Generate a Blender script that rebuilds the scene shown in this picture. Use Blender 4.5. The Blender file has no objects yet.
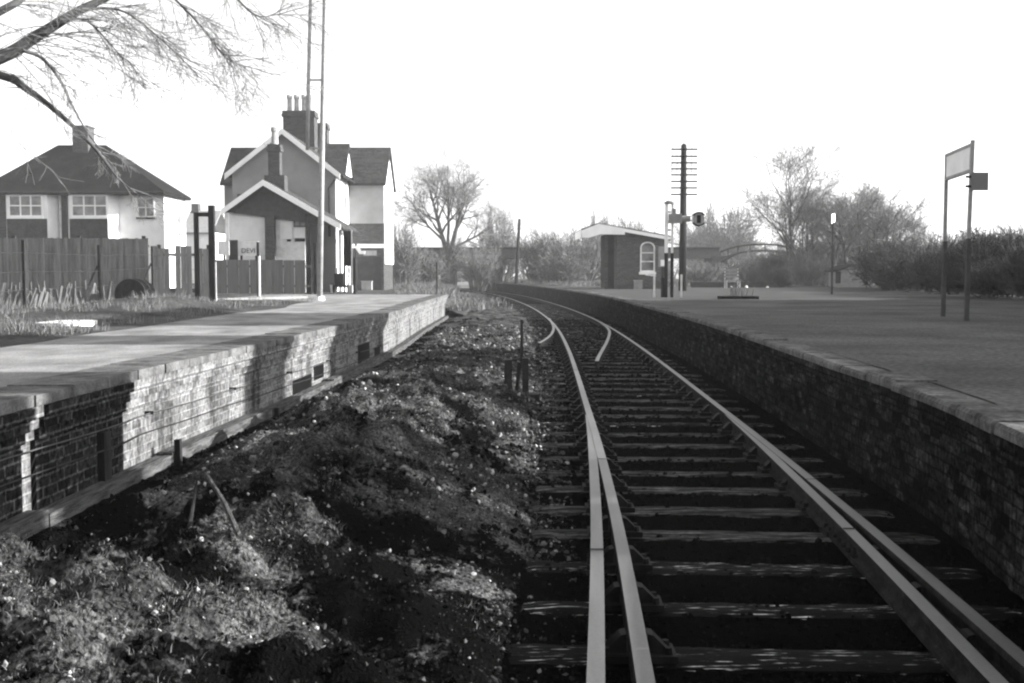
import bpy, math, random
import numpy as np
from mathutils import Vector, Matrix, noise

random.seed(7)
rng = random.Random(11)
C = bpy.context.scene
COL = C.collection
PI = math.pi

# ------------------------------------------------------------------ camera
F, CAMH, YH = 1120.0, 1.52, 273.0
TH = math.atan((341.5 - YH) / F)
def ray(px, py):
    u, v = (px - 512.0) / F, (341.5 - py) / F
    return Vector((u, math.cos(TH) + v * math.sin(TH), -math.sin(TH) + v * math.cos(TH)))
def W(px, py, z=0.72):
    d = ray(px, py); t = (z - CAMH) / d.z
    return Vector((0, 0, CAMH)) + d * t
def P(px, py, Y):
    d = ray(px, py); t = Y / d.y
    return Vector((0, 0, CAMH)) + d * t

cam = bpy.data.cameras.new('camera')
cam.sensor_width = 36.0; cam.lens = F / 1024 * 36.0
cam.clip_start = 0.05; cam.clip_end = 4000
camo = bpy.data.objects.new('camera', cam); COL.objects.link(camo)
camo.location = (0, 0, CAMH); camo.rotation_euler = (PI / 2 - TH, 0, 0)
C.camera = camo

# ------------------------------------------------------------------ light
SUN_AZ, SUN_EL = math.radians(89), math.radians(20)
w = bpy.data.worlds.new('World'); C.world = w; w.use_nodes = True
nt = w.node_tree; nt.nodes.clear()
sky = nt.nodes.new('ShaderNodeTexSky'); sky.sky_type = 'NISHITA'; sky.sun_disc = False
sky.sun_elevation = SUN_EL; sky.sun_rotation = SUN_AZ
sky.air_density = 1.0; sky.dust_density = 2.0; sky.ozone_density = 1.0
bw = nt.nodes.new('ShaderNodeRGBToBW'); bg = nt.nodes.new('ShaderNodeBackground')
bg.inputs['Strength'].default_value = 0.15
out = nt.nodes.new('ShaderNodeOutputWorld')
nt.links.new(sky.outputs[0], bw.inputs[0]); nt.links.new(bw.outputs[0], bg.inputs[0]); nt.links.new(bg.outputs[0], out.inputs[0])
sl = bpy.data.lights.new('sun', 'SUN'); sl.energy = 5.0; sl.angle = math.radians(0.5); sl.color = (1, 0.99, 0.98)
so = bpy.data.objects.new('sun', sl); COL.objects.link(so)
sd = Vector((math.sin(SUN_AZ) * math.cos(SUN_EL), math.cos(SUN_AZ) * math.cos(SUN_EL), math.sin(SUN_EL)))
so.rotation_euler = sd.to_track_quat('Z', 'Y').to_euler()
so.location = (60, 0, 40)
C.view_settings.view_transform = 'Standard'; C.view_settings.look = 'None'
C.view_settings.exposure = 1.75; C.view_settings.gamma = 1.0
C.render.engine = 'CYCLES'
C.cycles.filter_width = 2.2
C.cycles.use_denoising = True
C.cycles.max_bounces = 5
C.cycles.volume_bounces = 0
C.cycles.transparent_max_bounces = 8

# ------------------------------------------------------------------ materials
def mat(name, lo, hi=None, scale=3.0, rough=0.9, stretch=(1, 1, 1), bump=0.0, bscale=None, metal=0.0, detail=6.0,
        p0=0.35, p1=0.65, spec=0.03, coord='Object', fine=0.0, fscale=60.0):
    m = bpy.data.materials.new(name); m.use_nodes = True
    t = m.node_tree; b = t.nodes['Principled BSDF']
    b.inputs['Roughness'].default_value = rough; b.inputs['Metallic'].default_value = metal
    b.inputs['Specular IOR Level'].default_value = spec
    if hi is None:
        hi = lo * 1.25
    tc = t.nodes.new('ShaderNodeTexCoord'); mp = t.nodes.new('ShaderNodeMapping')
    mp.inputs['Scale'].default_value = stretch
    n = t.nodes.new('ShaderNodeTexNoise'); n.inputs['Scale'].default_value = scale; n.inputs['Detail'].default_value = detail
    n.inputs['Roughness'].default_value = 0.62
    r = t.nodes.new('ShaderNodeValToRGB')
    r.color_ramp.elements[0].position = p0; r.color_ramp.elements[1].position = p1
    r.color_ramp.elements[0].color = (lo, lo, lo, 1); r.color_ramp.elements[1].color = (hi, hi, hi, 1)
    t.links.new(tc.outputs[coord], mp.inputs[0]); t.links.new(mp.outputs[0], n.inputs['Vector']); t.links.new(n.outputs[0], r.inputs[0])
    col = r.outputs[0]
    if fine:
        n3 = t.nodes.new('ShaderNodeTexNoise'); n3.inputs['Scale'].default_value = fscale; n3.inputs['Detail'].default_value = 3
        t.links.new(tc.outputs[coord], n3.inputs['Vector'])
        mr = t.nodes.new('ShaderNodeMapRange'); mr.inputs['From Min'].default_value = 0.3; mr.inputs['From Max'].default_value = 0.7
        mr.inputs['To Min'].default_value = 1 - fine; mr.inputs['To Max'].default_value = 1 + fine
        t.links.new(n3.outputs[0], mr.inputs[0])
        mx = t.nodes.new('ShaderNodeMix'); mx.data_type = 'RGBA'; mx.blend_type = 'MULTIPLY'; mx.inputs[0].default_value = 1
        t.links.new(col, mx.inputs[6]); t.links.new(mr.outputs[0], mx.inputs[7]); col = mx.outputs[2]
    t.links.new(col, b.inputs['Base Color'])
    if bump:
        n2 = t.nodes.new('ShaderNodeTexNoise'); n2.inputs['Scale'].default_value = bscale or scale * 4; n2.inputs['Detail'].default_value = 8
        t.links.new(mp.outputs[0], n2.inputs['Vector'])
        bp = t.nodes.new('ShaderNodeBump'); bp.inputs['Strength'].default_value = bump; bp.inputs['Distance'].default_value = 0.03
        t.links.new(n2.outputs[0], bp.inputs['Height']); t.links.new(bp.outputs[0], b.inputs['Normal'])
    return m

def brick(name, lo, hi, mortar, use_uv=False, axis='XZ', scale=1.0, stain=None, bump=0.6, stain_w=(0.5, 0.62), sstretch=(0.9, 0.35, 1), fmin=0.45, fmax=1.45):
    """brick courses 75 mm high, 225 mm long; 'stain' is a second tone laid in weathered patches"""
    m = bpy.data.materials.new(name); m.use_nodes = True
    t = m.node_tree; b = t.nodes['Principled BSDF']; b.inputs['Roughness'].default_value = 0.92; b.inputs['Specular IOR Level'].default_value = 0.0
    tc = t.nodes.new('ShaderNodeTexCoord')
    if use_uv:
        vec = tc.outputs['UV']
    else:
        s = t.nodes.new('ShaderNodeSeparateXYZ'); cmb = t.nodes.new('ShaderNodeCombineXYZ')
        t.links.new(tc.outputs['Object'], s.inputs[0])
        ad = t.nodes.new('ShaderNodeMath'); ad.operation = 'ADD'
        t.links.new(s.outputs[0], ad.inputs[0]); t.links.new(s.outputs[1], ad.inputs[1])
        t.links.new(ad.outputs[0], cmb.inputs[0]); t.links.new(s.outputs[2], cmb.inputs[1]); vec = cmb.outputs[0]
    wob = t.nodes.new('ShaderNodeTexNoise'); wob.inputs['Scale'].default_value = 9; t.links.new(vec, wob.inputs['Vector'])
    wm = t.nodes.new('ShaderNodeVectorMath'); wm.operation = 'MULTIPLY_ADD'; wm.inputs[1].default_value = (0.02, 0.02, 0)
    t.links.new(wob.outputs[1], wm.inputs[0]); t.links.new(vec, wm.inputs[2])
    bt = t.nodes.new('ShaderNodeTexBrick')
    bt.inputs['Scale'].default_value = 1.0 / scale; bt.inputs['Brick Width'].default_value = 0.225; bt.inputs['Row Height'].default_value = 0.078
    bt.inputs['Mortar Size'].default_value = 0.009; bt.inputs['Mortar Smooth'].default_value = 0.3; bt.offset = 0.5
    bt.inputs['Color1'].default_value = (lo, lo, lo, 1); bt.inputs['Color2'].default_value = (hi, hi, hi, 1); bt.inputs['Mortar'].default_value = (mortar,) * 3 + (1,)
    t.links.new(wm.outputs[0], bt.inputs['Vector'])
    nz = t.nodes.new('ShaderNodeTexNoise'); nz.inputs['Scale'].default_value = 2.2; nz.inputs['Detail'].default_value = 8; nz.inputs['Roughness'].default_value = 0.68
    mp = t.nodes.new('ShaderNodeMapping'); mp.inputs['Scale'].default_value = sstretch
    t.links.new(vec, mp.inputs[0]); t.links.new(mp.outputs[0], nz.inputs['Vector'])
    fine = t.nodes.new('ShaderNodeTexNoise'); fine.inputs['Scale'].default_value = 22; fine.inputs['Detail'].default_value = 5; t.links.new(vec, fine.inputs['Vector'])
    mr = t.nodes.new('ShaderNodeMapRange'); mr.inputs['From Min'].default_value = 0.3; mr.inputs['From Max'].default_value = 0.7; mr.inputs['To Min'].default_value = fmin; mr.inputs['To Max'].default_value = fmax
    t.links.new(fine.outputs[0], mr.inputs[0])
    mx = t.nodes.new('ShaderNodeMix'); mx.data_type = 'RGBA'; mx.blend_type = 'MULTIPLY'; mx.inputs[0].default_value = 1.0
    t.links.new(bt.outputs[0], mx.inputs[6]); t.links.new(mr.outputs[0], mx.inputs[7])
    col = mx.outputs[2]
    if stain is not None:
        rp = t.nodes.new('ShaderNodeValToRGB'); rp.color_ramp.elements[0].position = stain_w[0]; rp.color_ramp.elements[1].position = stain_w[1]
        t.links.new(nz.outputs[0], rp.inputs[0])
        ms = t.nodes.new('ShaderNodeMix'); ms.data_type = 'RGBA'; ms.blend_type = 'MULTIPLY'
        ms.inputs[7].default_value = (stain,) * 3 + (1,)
        t.links.new(rp.outputs[0], ms.inputs[0]); t.links.new(col, ms.inputs[6]); col = ms.outputs[2]
    t.links.new(col, b.inputs['Base Color'])
    bp = t.nodes.new('ShaderNodeBump'); bp.inputs['Strength'].default_value = bump; bp.inputs['Distance'].default_value = 0.02; bp.invert = True
    t.links.new(bt.outputs['Fac'], bp.inputs['Height'])
    bp2 = t.nodes.new('ShaderNodeBump'); bp2.inputs['Strength'].default_value = 0.5; bp2.inputs['Distance'].default_value = 0.02
    t.links.new(fine.outputs[0], bp2.inputs['Height']); t.links.new(bp.outputs[0], bp2.inputs['Normal']); t.links.new(bp2.outputs[0], b.inputs['Normal'])
    return m

def island(name, lo, hi, rough=0.9, p0=0.0, p1=1.0, mid=None, spec=0.0):
    """every separate stone / blade / leaf has its own tone between lo and hi"""
    m = bpy.data.materials.new(name); m.use_nodes = True
    t = m.node_tree; b = t.nodes['Principled BSDF']; b.inputs['Roughness'].default_value = rough; b.inputs['Specular IOR Level'].default_value = spec
    g = t.nodes.new('ShaderNodeNewGeometry'); r = t.nodes.new('ShaderNodeValToRGB')
    r.color_ramp.elements[0].position = p0; r.color_ramp.elements[1].position = p1
    r.color_ramp.elements[0].color = (lo, lo, lo, 1); r.color_ramp.elements[1].color = (hi, hi, hi, 1)
    if mid:
        e = r.color_ramp.elements.new(mid[0]); e.color = (mid[1],) * 3 + (1,)
    t.links.new(g.outputs['Random Per Island'], r.inputs[0]); t.links.new(r.outputs[0], b.inputs['Base Color'])
    return m

M = {}
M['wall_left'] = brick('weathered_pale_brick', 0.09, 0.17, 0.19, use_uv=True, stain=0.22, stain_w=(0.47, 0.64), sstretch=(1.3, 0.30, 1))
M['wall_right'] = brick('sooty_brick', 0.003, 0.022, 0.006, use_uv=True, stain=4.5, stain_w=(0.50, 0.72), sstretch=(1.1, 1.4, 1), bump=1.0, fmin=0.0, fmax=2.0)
M['wall_dark'] = brick('shade_darkened_brick', 0.006, 0.022, 0.05, use_uv=True, stain=4.0, stain_w=(0.55, 0.75), sstretch=(1.6, 1.2, 1), fmin=0.1, fmax=1.9)  # brick tone darkened to stand for a cast shadow
M['brick_dark'] = brick('dark_brick', 0.045, 0.08, 0.07)
M['brick_mid'] = brick('red_brick', 0.06, 0.09, 0.08)
M['brick_shelter'] = brick('shelter_brick', 0.06, 0.095, 0.08)
M['coping_r'] = mat('worn_coping', 0.05, 0.15, 3, bump=0.6, bscale=30, fine=0.4, fscale=25)
M['coping_l'] = mat('pale_coping', 0.05, 0.14, 5, bump=0.4, bscale=30, fine=0.25)
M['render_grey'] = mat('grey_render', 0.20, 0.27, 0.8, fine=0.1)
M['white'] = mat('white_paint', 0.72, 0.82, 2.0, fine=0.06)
M['offwhite'] = mat('weathered_white_paint', 0.50, 0.75, 2.5, fine=0.1)
M['slate'] = mat('slate_roof', 0.025, 0.05, 2.0, stretch=(1, 1, 3), bump=0.3, fine=0.3, fscale=12)
M['tile'] = mat('clay_tile_roof', 0.004, 0.013, 1.4, bump=0.4, fine=0.35, fscale=9)
M['tilehung'] = mat('hung_tiles', 0.03, 0.06, 3, bump=0.3, fine=0.3, fscale=14)
M['timber_dark'] = mat('tarred_timber', 0.012, 0.028, 4, stretch=(3, 3, 0.5), bump=0.3)
M['timber_pale'] = mat('bleached_timber', 0.025, 0.10, 6, stretch=(6, 0.6, 6), bump=0.5, fine=0.2)
M['fence'] = mat('grey_fence_boards', 0.075, 0.15, 2.5, stretch=(4, 4, 0.4), bump=0.3, fine=0.2)
M['fence2'] = mat('creosoted_boards', 0.055, 0.09, 2.5, stretch=(4, 4, 0.4), bump=0.3, fine=0.15)
M['iron'] = mat('rusty_iron', 0.015, 0.035, 8, rough=0.7, fine=0.2)
M['galv'] = mat('weathered_grey_metal', 0.22, 0.34, 6, rough=0.6, fine=0.12)
M['rail'] = mat('dull_rail_steel', 0.06, 0.12, 5, rough=0.42, stretch=(1, 0.15, 1), metal=0.45, spec=0.5, fine=0.15)
M['black'] = mat('recess_shade_black', 0.003, 0.006, 4, rough=0.8)
M['dark'] = mat('dark_interior', 0.025, 0.04, 3)
M['glass'] = mat('window_glass', 0.02, 0.22, 1.1, rough=0.12, spec=0.6)
M['pot'] = mat('clay_pot', 0.22, 0.35, 5)
M['concrete'] = mat('pale_concrete', 0.55, 0.75, 4, fine=0.1)
M['grey_box'] = mat('grey_painted_sheet', 0.18, 0.24, 4)
M['grey_sign'] = mat('grey_sign_plate', 0.15, 0.19, 4)
M['paving_l'] = mat('pale_gravel_paving', 0.11, 0.25, 1.0, stretch=(1.3, 0.9, 1), bump=0.3, bscale=40, fine=0.25, fscale=40)
M['paving_r'] = mat('worn_asphalt', 0.058, 0.115, 0.45, bump=0.6, bscale=30, fine=0.42, fscale=22, detail=12)
M['paving_far'] = mat('pale_worn_paving', 0.045, 0.07, 0.5, bump=0.2, bscale=40, fine=0.2)
M['bed'] = mat('black_cinder_ballast', 0.002, 0.007, 3.5, bump=0.9, bscale=45, fine=0.5, fscale=38, spec=0.0)
M['mound'] = mat('mossy_cinder_ground', 0.008, 0.10, 2.3, bump=1.0, bscale=60, fine=0.9, fscale=48, p0=0.40, p1=0.66, spec=0.0, detail=14)
t_ = M['mound'].node_tree
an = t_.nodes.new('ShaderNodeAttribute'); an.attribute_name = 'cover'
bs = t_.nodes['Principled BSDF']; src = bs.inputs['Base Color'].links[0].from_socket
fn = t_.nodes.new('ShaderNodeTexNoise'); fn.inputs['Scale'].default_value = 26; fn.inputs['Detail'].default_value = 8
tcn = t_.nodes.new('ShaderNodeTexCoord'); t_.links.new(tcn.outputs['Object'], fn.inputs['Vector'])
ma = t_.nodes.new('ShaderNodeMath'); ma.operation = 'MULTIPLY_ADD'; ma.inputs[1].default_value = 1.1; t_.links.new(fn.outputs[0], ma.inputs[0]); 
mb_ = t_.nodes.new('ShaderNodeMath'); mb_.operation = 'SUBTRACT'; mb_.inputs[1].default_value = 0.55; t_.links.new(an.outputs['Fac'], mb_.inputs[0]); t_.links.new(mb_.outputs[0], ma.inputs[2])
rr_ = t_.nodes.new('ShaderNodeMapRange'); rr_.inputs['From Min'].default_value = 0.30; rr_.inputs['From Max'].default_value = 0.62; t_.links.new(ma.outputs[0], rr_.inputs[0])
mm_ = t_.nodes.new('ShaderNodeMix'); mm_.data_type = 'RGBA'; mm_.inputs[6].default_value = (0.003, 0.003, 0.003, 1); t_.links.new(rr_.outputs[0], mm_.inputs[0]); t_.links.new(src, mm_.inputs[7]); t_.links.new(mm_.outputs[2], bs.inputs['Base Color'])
M['earth'] = mat('earth_and_turf', 0.02, 0.075, 0.9, bump=0.6, bscale=14, fine=0.4, fscale=14)
M['field'] = mat('dry_field', 0.10, 0.16, 0.05, bump=0.2)
M['sleeper'] = mat('black_glint_sleeper', 0.003, 0.80, 5, stretch=(0.9, 14, 8), rough=0.8, bump=0.7, bscale=14, p0=0.60, p1=0.665, fine=0.5, fscale=26, spec=0.05)  # bright slivers are glints put into the colour
M['sleeper_pale'] = mat('worn_glint_sleeper', 0.003, 0.17, 3.2, stretch=(1.1, 10, 7), rough=0.75, bump=0.7, bscale=14, p0=0.46, p1=0.70, fine=0.4, fscale=26, spec=0.05)  # pale streaks mix worn wood with glints put into the colour
M['post_grey'] = mat('weathered_grey_post', 0.05, 0.08, 5, fine=0.2)
M['rail_rust'] = mat('rusty_rail_sides', 0.010, 0.03, 9, rough=0.9, fine=0.4)
M['rail_dull'] = mat('rusted_rail_head', 0.035, 0.07, 7, rough=0.8, fine=0.3)
M['chair'] = mat('rusted_cast_iron', 0.008, 0.02, 12, rough=0.6, metal=0.2)
M['bark'] = mat('bark', 0.05, 0.11, 6, stretch=(3, 3, 0.7), bump=0.5)
M['twig'] = mat('bare_twigs', 0.10, 0.16, 2)
M['twig_far'] = mat('pale_bare_twigs', 0.085, 0.15, 0.8)
M['twig_soft'] = mat('soft_grey_twigs', 0.11, 0.18, 1.0)
M['twig_near'] = mat('branch_bark', 0.05, 0.10, 6)
M['twig_pale'] = mat('pale_drooping_twigs', 0.14, 0.24, 6)
M['leaf'] = island('evergreen_leaf', 0.018, 0.05, rough=0.6)
M['stones'] = island('loose_ballast_stones', 0.012, 0.36, p0=0.0, p1=1.0, mid=(0.88, 0.085))
M['cinder'] = island('cinder_lumps', 0.002, 0.008)
M['straw'] = island('dry_grass', 0.05, 0.20)
M['moss'] = island('dull_turf', 0.015, 0.125)

# ------------------------------------------------------------------ mesh helpers
def origin(o):
    v = Vector((0, 0, 0))
    while o is not None:
        v += o.location; o = o.parent
    return v

class MB:
    def __init__(s): s.v = []; s.f = []; s.uv = None
    def add(s, vs, fs):
        n = len(s.v); s.v.extend(tuple(p) for p in vs); s.f.extend(tuple(i + n for i in f) for f in fs); return s
    def box(s, x0, x1, y0, y1, z0, z1):
        return s.add([(x0, y0, z0), (x1, y0, z0), (x1, y1, z0), (x0, y1, z0), (x0, y0, z1), (x1, y0, z1), (x1, y1, z1), (x0, y1, z1)],
                     [(0, 3, 2, 1), (4, 5, 6, 7), (0, 1, 5, 4), (1, 2, 6, 5), (2, 3, 7, 6), (3, 0, 4, 7)])
    def bar(s, a, b, wd, ht, up=(0, 0, 1)):
        a, b = Vector(a), Vector(b); d = (b - a).normalized(); up = Vector(up)
        if abs(d.dot(up)) > 0.98: up = Vector((0, 1, 0))
        r = d.cross(up).normalized() * wd / 2; u = r.cross(d).normalized() * ht / 2
        vs = [a - r - u, a + r - u, a + r + u, a - r + u, b - r - u, b + r - u, b + r + u, b - r + u]
        return s.add(vs, [(0, 1, 2, 3), (4, 7, 6, 5), (0, 4, 5, 1), (1, 5, 6, 2), (2, 6, 7, 3), (3, 7, 4, 0)])
    def tube(s, pts, radii, n=6, cap=True):
        pts = [Vector(p) for p in pts]
        if not hasattr(radii, '__len__'): radii = [radii] * len(pts)
        base = len(s.v); d0 = (pts[1] - pts[0]).normalized()
        ref = Vector((0, 0, 1)) if abs(d0.z) < 0.9 else Vector((1, 0, 0))
        for i, p in enumerate(pts):
            d = (pts[min(i + 1, len(pts) - 1)] - pts[max(i - 1, 0)])
            if d.length < 1e-9: d = d0
            d.normalize(); a = d.cross(ref)
            if a.length < 1e-6: a = d.cross(Vector((0, 1, 0.3)))
            a.normalize(); b = d.cross(a)
            for k in range(n):
                t = 2 * PI * k / n; q = p + (a * math.cos(t) + b * math.sin(t)) * radii[i]
                s.v.append((q.x, q.y, q.z))
        for i in range(len(pts) - 1):
            for k in range(n):
                k2 = (k + 1) % n
                s.f.append((base + i * n + k, base + i * n + k2, base + (i + 1) * n + k2, base + (i + 1) * n + k))
        if cap and n > 2:
            s.f.append(tuple(base + k for k in range(n))[::-1]); e = base + (len(pts) - 1) * n
            s.f.append(tuple(e + k for k in range(n)))
        return s
    def cyl(s, x, y, z0, z1, r0, r1=None, n=12):
        return s.tube([(x, y, z0), (x, y, z1)], [r0, r0 if r1 is None else r1], n)
    def prism(s, poly, a, b, plane='XZ'):
        """extrude polygon poly (2D) from a to b along the third axis: XZ -> along Y, YZ -> along X, XY -> along Z"""
        def p3(p, t):
            return (p[0], t, p[1]) if plane == 'XZ' else ((t, p[0], p[1]) if plane == 'YZ' else (p[0], p[1], t))
        n = len(poly); vs = [p3(p, a) for p in poly] + [p3(p, b) for p in poly]
        fs = [tuple(range(n)), tuple(range(2 * n - 1, n - 1, -1))] + [(i, n + i, n + (i + 1) % n, (i + 1) % n) for i in range(n)]
        return s.add(vs, fs)
    def build(s, name, m, parent=None, smooth=False, uv=None):
        vs = np.array(s.v, dtype=float)
        if parent is None:
            lo, hi = vs.min(0), vs.max(0); org = Vector(((lo[0] + hi[0]) / 2, (lo[1] + hi[1]) / 2, lo[2]))
        else: org = origin(parent)
        me = bpy.data.meshes.new(name)
        me.from_pydata([(p[0] - org.x, p[1] - org.y, p[2] - org.z) for p in s.v], [], s.f)
        if uv is not None:
            l = me.uv_layers.new(name='UVMap')
            for li, lp in enumerate(me.loops): l.data[li].uv = uv[lp.vertex_index]
        me.update()
        if smooth: me.shade_smooth()
        o = bpy.data.objects.new(name, me); COL.objects.link(o)
        me.materials.append(M[m] if isinstance(m, str) else m)
        if parent is not None: o.parent = parent
        else: o.location = org
        return o

def recalc(o):
    import bmesh
    b = bmesh.new(); b.from_mesh(o.data); bmesh.ops.recalc_face_normals(b, faces=b.faces); b.to_mesh(o.data); b.free(); return o
def bevel(o, wd=0.01, seg=2):
    md = o.modifiers.new('bevel', 'BEVEL'); md.width = wd; md.segments = seg; md.limit_method = 'ANGLE'; return o
def tag(o, label=None, cat=None, group=None, kind=None):
    if label: o['label'] = label
    if cat: o['category'] = cat
    if group: o['group'] = group
    if kind: o['kind'] = kind
    return o
def thing(name, loc, label, cat, group=None):
    o = bpy.data.objects.new(name, None); COL.objects.link(o); o.location = loc; o.empty_display_size = 0.2
    return tag(o, label, cat, group)
def copy_tree(o, parent=None):
    c = o.copy(); COL.objects.link(c); c.parent = parent
    for ch in list(o.children): copy_tree(ch, c)
    return c

# ------------------------------------------------------------------ ground plan
def smooth_tab(tab, n=3):
    xs = np.array([t[0] for t in tab], float); ys = np.array([t[1] for t in tab], float)
    m = np.gradient(ys, xs)
    def f(Y):
        if Y <= xs[0]: return ys[0] + m[0] * (Y - xs[0])
        if Y >= xs[-1]: return ys[-1] + m[-1] * (Y - xs[-1])
        i = int(np.searchsorted(xs, Y) - 1); i = max(0, min(i, len(xs) - 2)); h = xs[i + 1] - xs[i]; t = (Y - xs[i]) / h
        return ((2 * t**3 - 3 * t**2 + 1) * ys[i] + (t**3 - 2 * t**2 + t) * h * m[i] + (-2 * t**3 + 3 * t**2) * ys[i + 1] + (t**3 - t**2) * h * m[i + 1])
    return f
track = smooth_tab([(-15, -0.05), (0, 0.99), (4.15, 1.255), (6.14, 1.365), (9.6, 1.51), (13.4, 1.63), (16.7, 1.73), (22, 1.87), (32.7, 2.0), (46, 1.75), (57, 1.25), (71, 0.3), (85, -1.2), (110, -5.2), (140, -12)])
edge_l = smooth_tab([(-15, -3.35), (0, -3.32), (7.1, -3.25), (9, -3.19), (15, -2.88), (22.4, -2.58), (32, -2.60), (42.6, -2.55), (60, -3.0), (85, -6.0), (110, -10), (140, -17)])
edge_r = smooth_tab([(-15, 1.2), (0, 2.35), (5.5, 2.62), (6.84, 2.80), (10.4, 2.98), (17.2, 3.26), (26.7, 3.40), (39, 3.40), (50, 3.0), (60, 2.45), (72, 1.5), (85, 0.2), (110, -3.6), (140, -10)])
PZ = 0.72

def nz(x, y, z=0.0, s=1.0, o=4):
    return noise.fractal(Vector((x * s, y * s, z)), 0.9, 2.0, o)

def bed_h(X, Y):
    """height of the cinder bed and of the overgrown mound left of the track"""
    xl, xt = edge_l(Y), track(Y) - 1.35
    h = -0.172 + 0.014 * nz(X, Y, 3, 7)
    if X < xt + 0.35:
        t = (X - xl) / (xt - xl); t = max(0.0, min(1.12, t))
        prof = math.sin(min(1, max(0, (t - 0.10) / 0.92)) * PI) ** 0.8 if 0.10 < t < 1.02 else 0.0
        fade = 1.0 if Y < 12 else max(0.30, 1 - (Y - 12) / 22)
        amp = 0.30 + 0.30 * nz(X, Y, 9, 0.6, 3) + (0.08 if 4 < Y < 16 else 0)
        gut = 0.03 * max(0, 1 - t / 0.10)
        h += prof * fade * (max(0.06, amp) + 0.16 * nz(X, Y, 1, 1.9, 4) + 0.085 * nz(X, Y, 5, 5.0, 4)) + gut
    return h

def y_rows(y0, y1, s0, k):
    ys, y = [], y0
    while y < y1:
        ys.append(y); y += s0 + max(0, y) * k
    ys.append(y1); return ys

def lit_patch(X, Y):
    """where gravel and moss cover the black cinder of the mound (above 0) or leave it bare (below 0), sunlit and dark zones put in"""
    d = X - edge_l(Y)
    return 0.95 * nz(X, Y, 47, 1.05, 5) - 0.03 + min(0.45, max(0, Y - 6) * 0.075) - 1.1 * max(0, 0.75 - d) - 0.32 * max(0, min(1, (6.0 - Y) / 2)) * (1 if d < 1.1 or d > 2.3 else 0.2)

def build_bed():
    rows = y_rows(1.5, 150, 0.028, 0.0058); nx = 150
    vs, fs = [], []
    for Y in rows:
        a, b = edge_l(Y) - 0.25, edge_r(Y) + 0.25
        for i in range(nx + 1):
            X = a + (b - a) * i / nx
            vs.append((X, Y, bed_h(X, Y)))
    fl, fm = [], []
    for j in range(len(rows) - 1):
        for i in range(nx):
            q = j * (nx + 1) + i
            fs.append((q, q + 1, q + nx + 2, q + nx + 1))
    mb = MB(); mb.v, mb.f = vs, fs
    o = mb.build('trackbed_ground', 'mound', smooth=True); tag(o, kind='structure')
    at = o.data.attributes.new('cover', 'FLOAT', 'POINT')  # cover tone also carries the mound's sunlit and dark zones
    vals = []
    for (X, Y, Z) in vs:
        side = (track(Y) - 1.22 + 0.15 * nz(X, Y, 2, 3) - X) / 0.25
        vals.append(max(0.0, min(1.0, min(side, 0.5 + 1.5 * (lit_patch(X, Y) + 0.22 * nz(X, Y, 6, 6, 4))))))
    at.data.foreach_set('value', vals)
    return o
build_bed()
g = MB().add([(-1500, -60, -0.5), (1500, -60, -0.5), (1500, 2500, -0.5), (-1500, 2500, -0.5)], [(0, 1, 2, 3)]).build('ground', 'field'); tag(g, kind='structure')
# bed behind the camera
bk = MB().add([(-3.6, -15, -0.22), (3.0, -15, -0.22), (3.0, 1.5, -0.22), (-3.6, 1.5, -0.22)], [(0, 1, 2, 3)]).build('trackbed_ground', 'bed'); tag(bk, kind='structure')

# left: paving strip then verge
def strip(name, fa, fb, ys, z, m, nx=1, hfun=None, zb=-0.5):
    vs, fs = [], []
    for Y in ys:
        a, b = fa(Y), fb(Y)
        for i in range(nx + 1):
            X = a + (b - a) * i / nx
            vs.append((X, Y, z + (hfun(X, Y) if hfun else 0)))
    for j in range(len(ys) - 1):
        for i in range(nx):
            q = j * (nx + 1) + i; fs.append((q, q + 1, q + nx + 2, q + nx + 1))
    mb = MB(); mb.v, mb.f = vs, fs
    o = mb.build(name, m, smooth=True); tag(o, kind='structure'); return o
ys_p = [y * 1.0 for y in range(-15, 43)]
back_l = lambda Y: -5.45 - 0.25 * nz(3, Y, 0, 0.25) if Y < 31 else -5.45 - min(1, (Y - 31) / 5) * 3.6
strip('platform_paving', back_l, lambda Y: edge_l(Y) - 0.36, ys_p, PZ, 'paving_l', 6)
def verge_h(X, Y):
    d = back_l(Y) + 0.25 - X
    k = max(0.0, min(1.0, d / 0.8))
    h = -0.03 + k * (0.04 + 0.05 * nz(X, Y, 4, 1.4) )
    h += 0.26 * math.exp(-(((X + 7.7) / 1.3) ** 2 + ((Y - 23.5) / 3.2) ** 2)) * (1 + 0.6 * nz(X, Y, 7, 2.2))
    return h
strip('verge_ground', lambda Y: -34.0, lambda Y: back_l(Y) + 0.25 if Y < 44 else edge_l(Y) - 0.9, y_rows(-15, 150, 0.35, 0.012), PZ, 'earth', 60, lambda X, Y: verge_h(X, Y) if Y < 44 else -0.05 + 0.05 * nz(X, Y, 4, 1.0))
# bank down to the track beyond the left platform's end
strip('bank_ground', lambda Y: edge_l(Y) - 1.0, lambda Y: edge_l(Y) + 0.9, y_rows(42.7, 150, 0.4, 0.01), 0.0, 'earth', 8,
      lambda X, Y: 0.68 - max(0, (X - edge_l(Y) + 1.0) / 1.9) * 0.86 + 0.05 * nz(X, Y, 4, 1.5))
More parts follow.
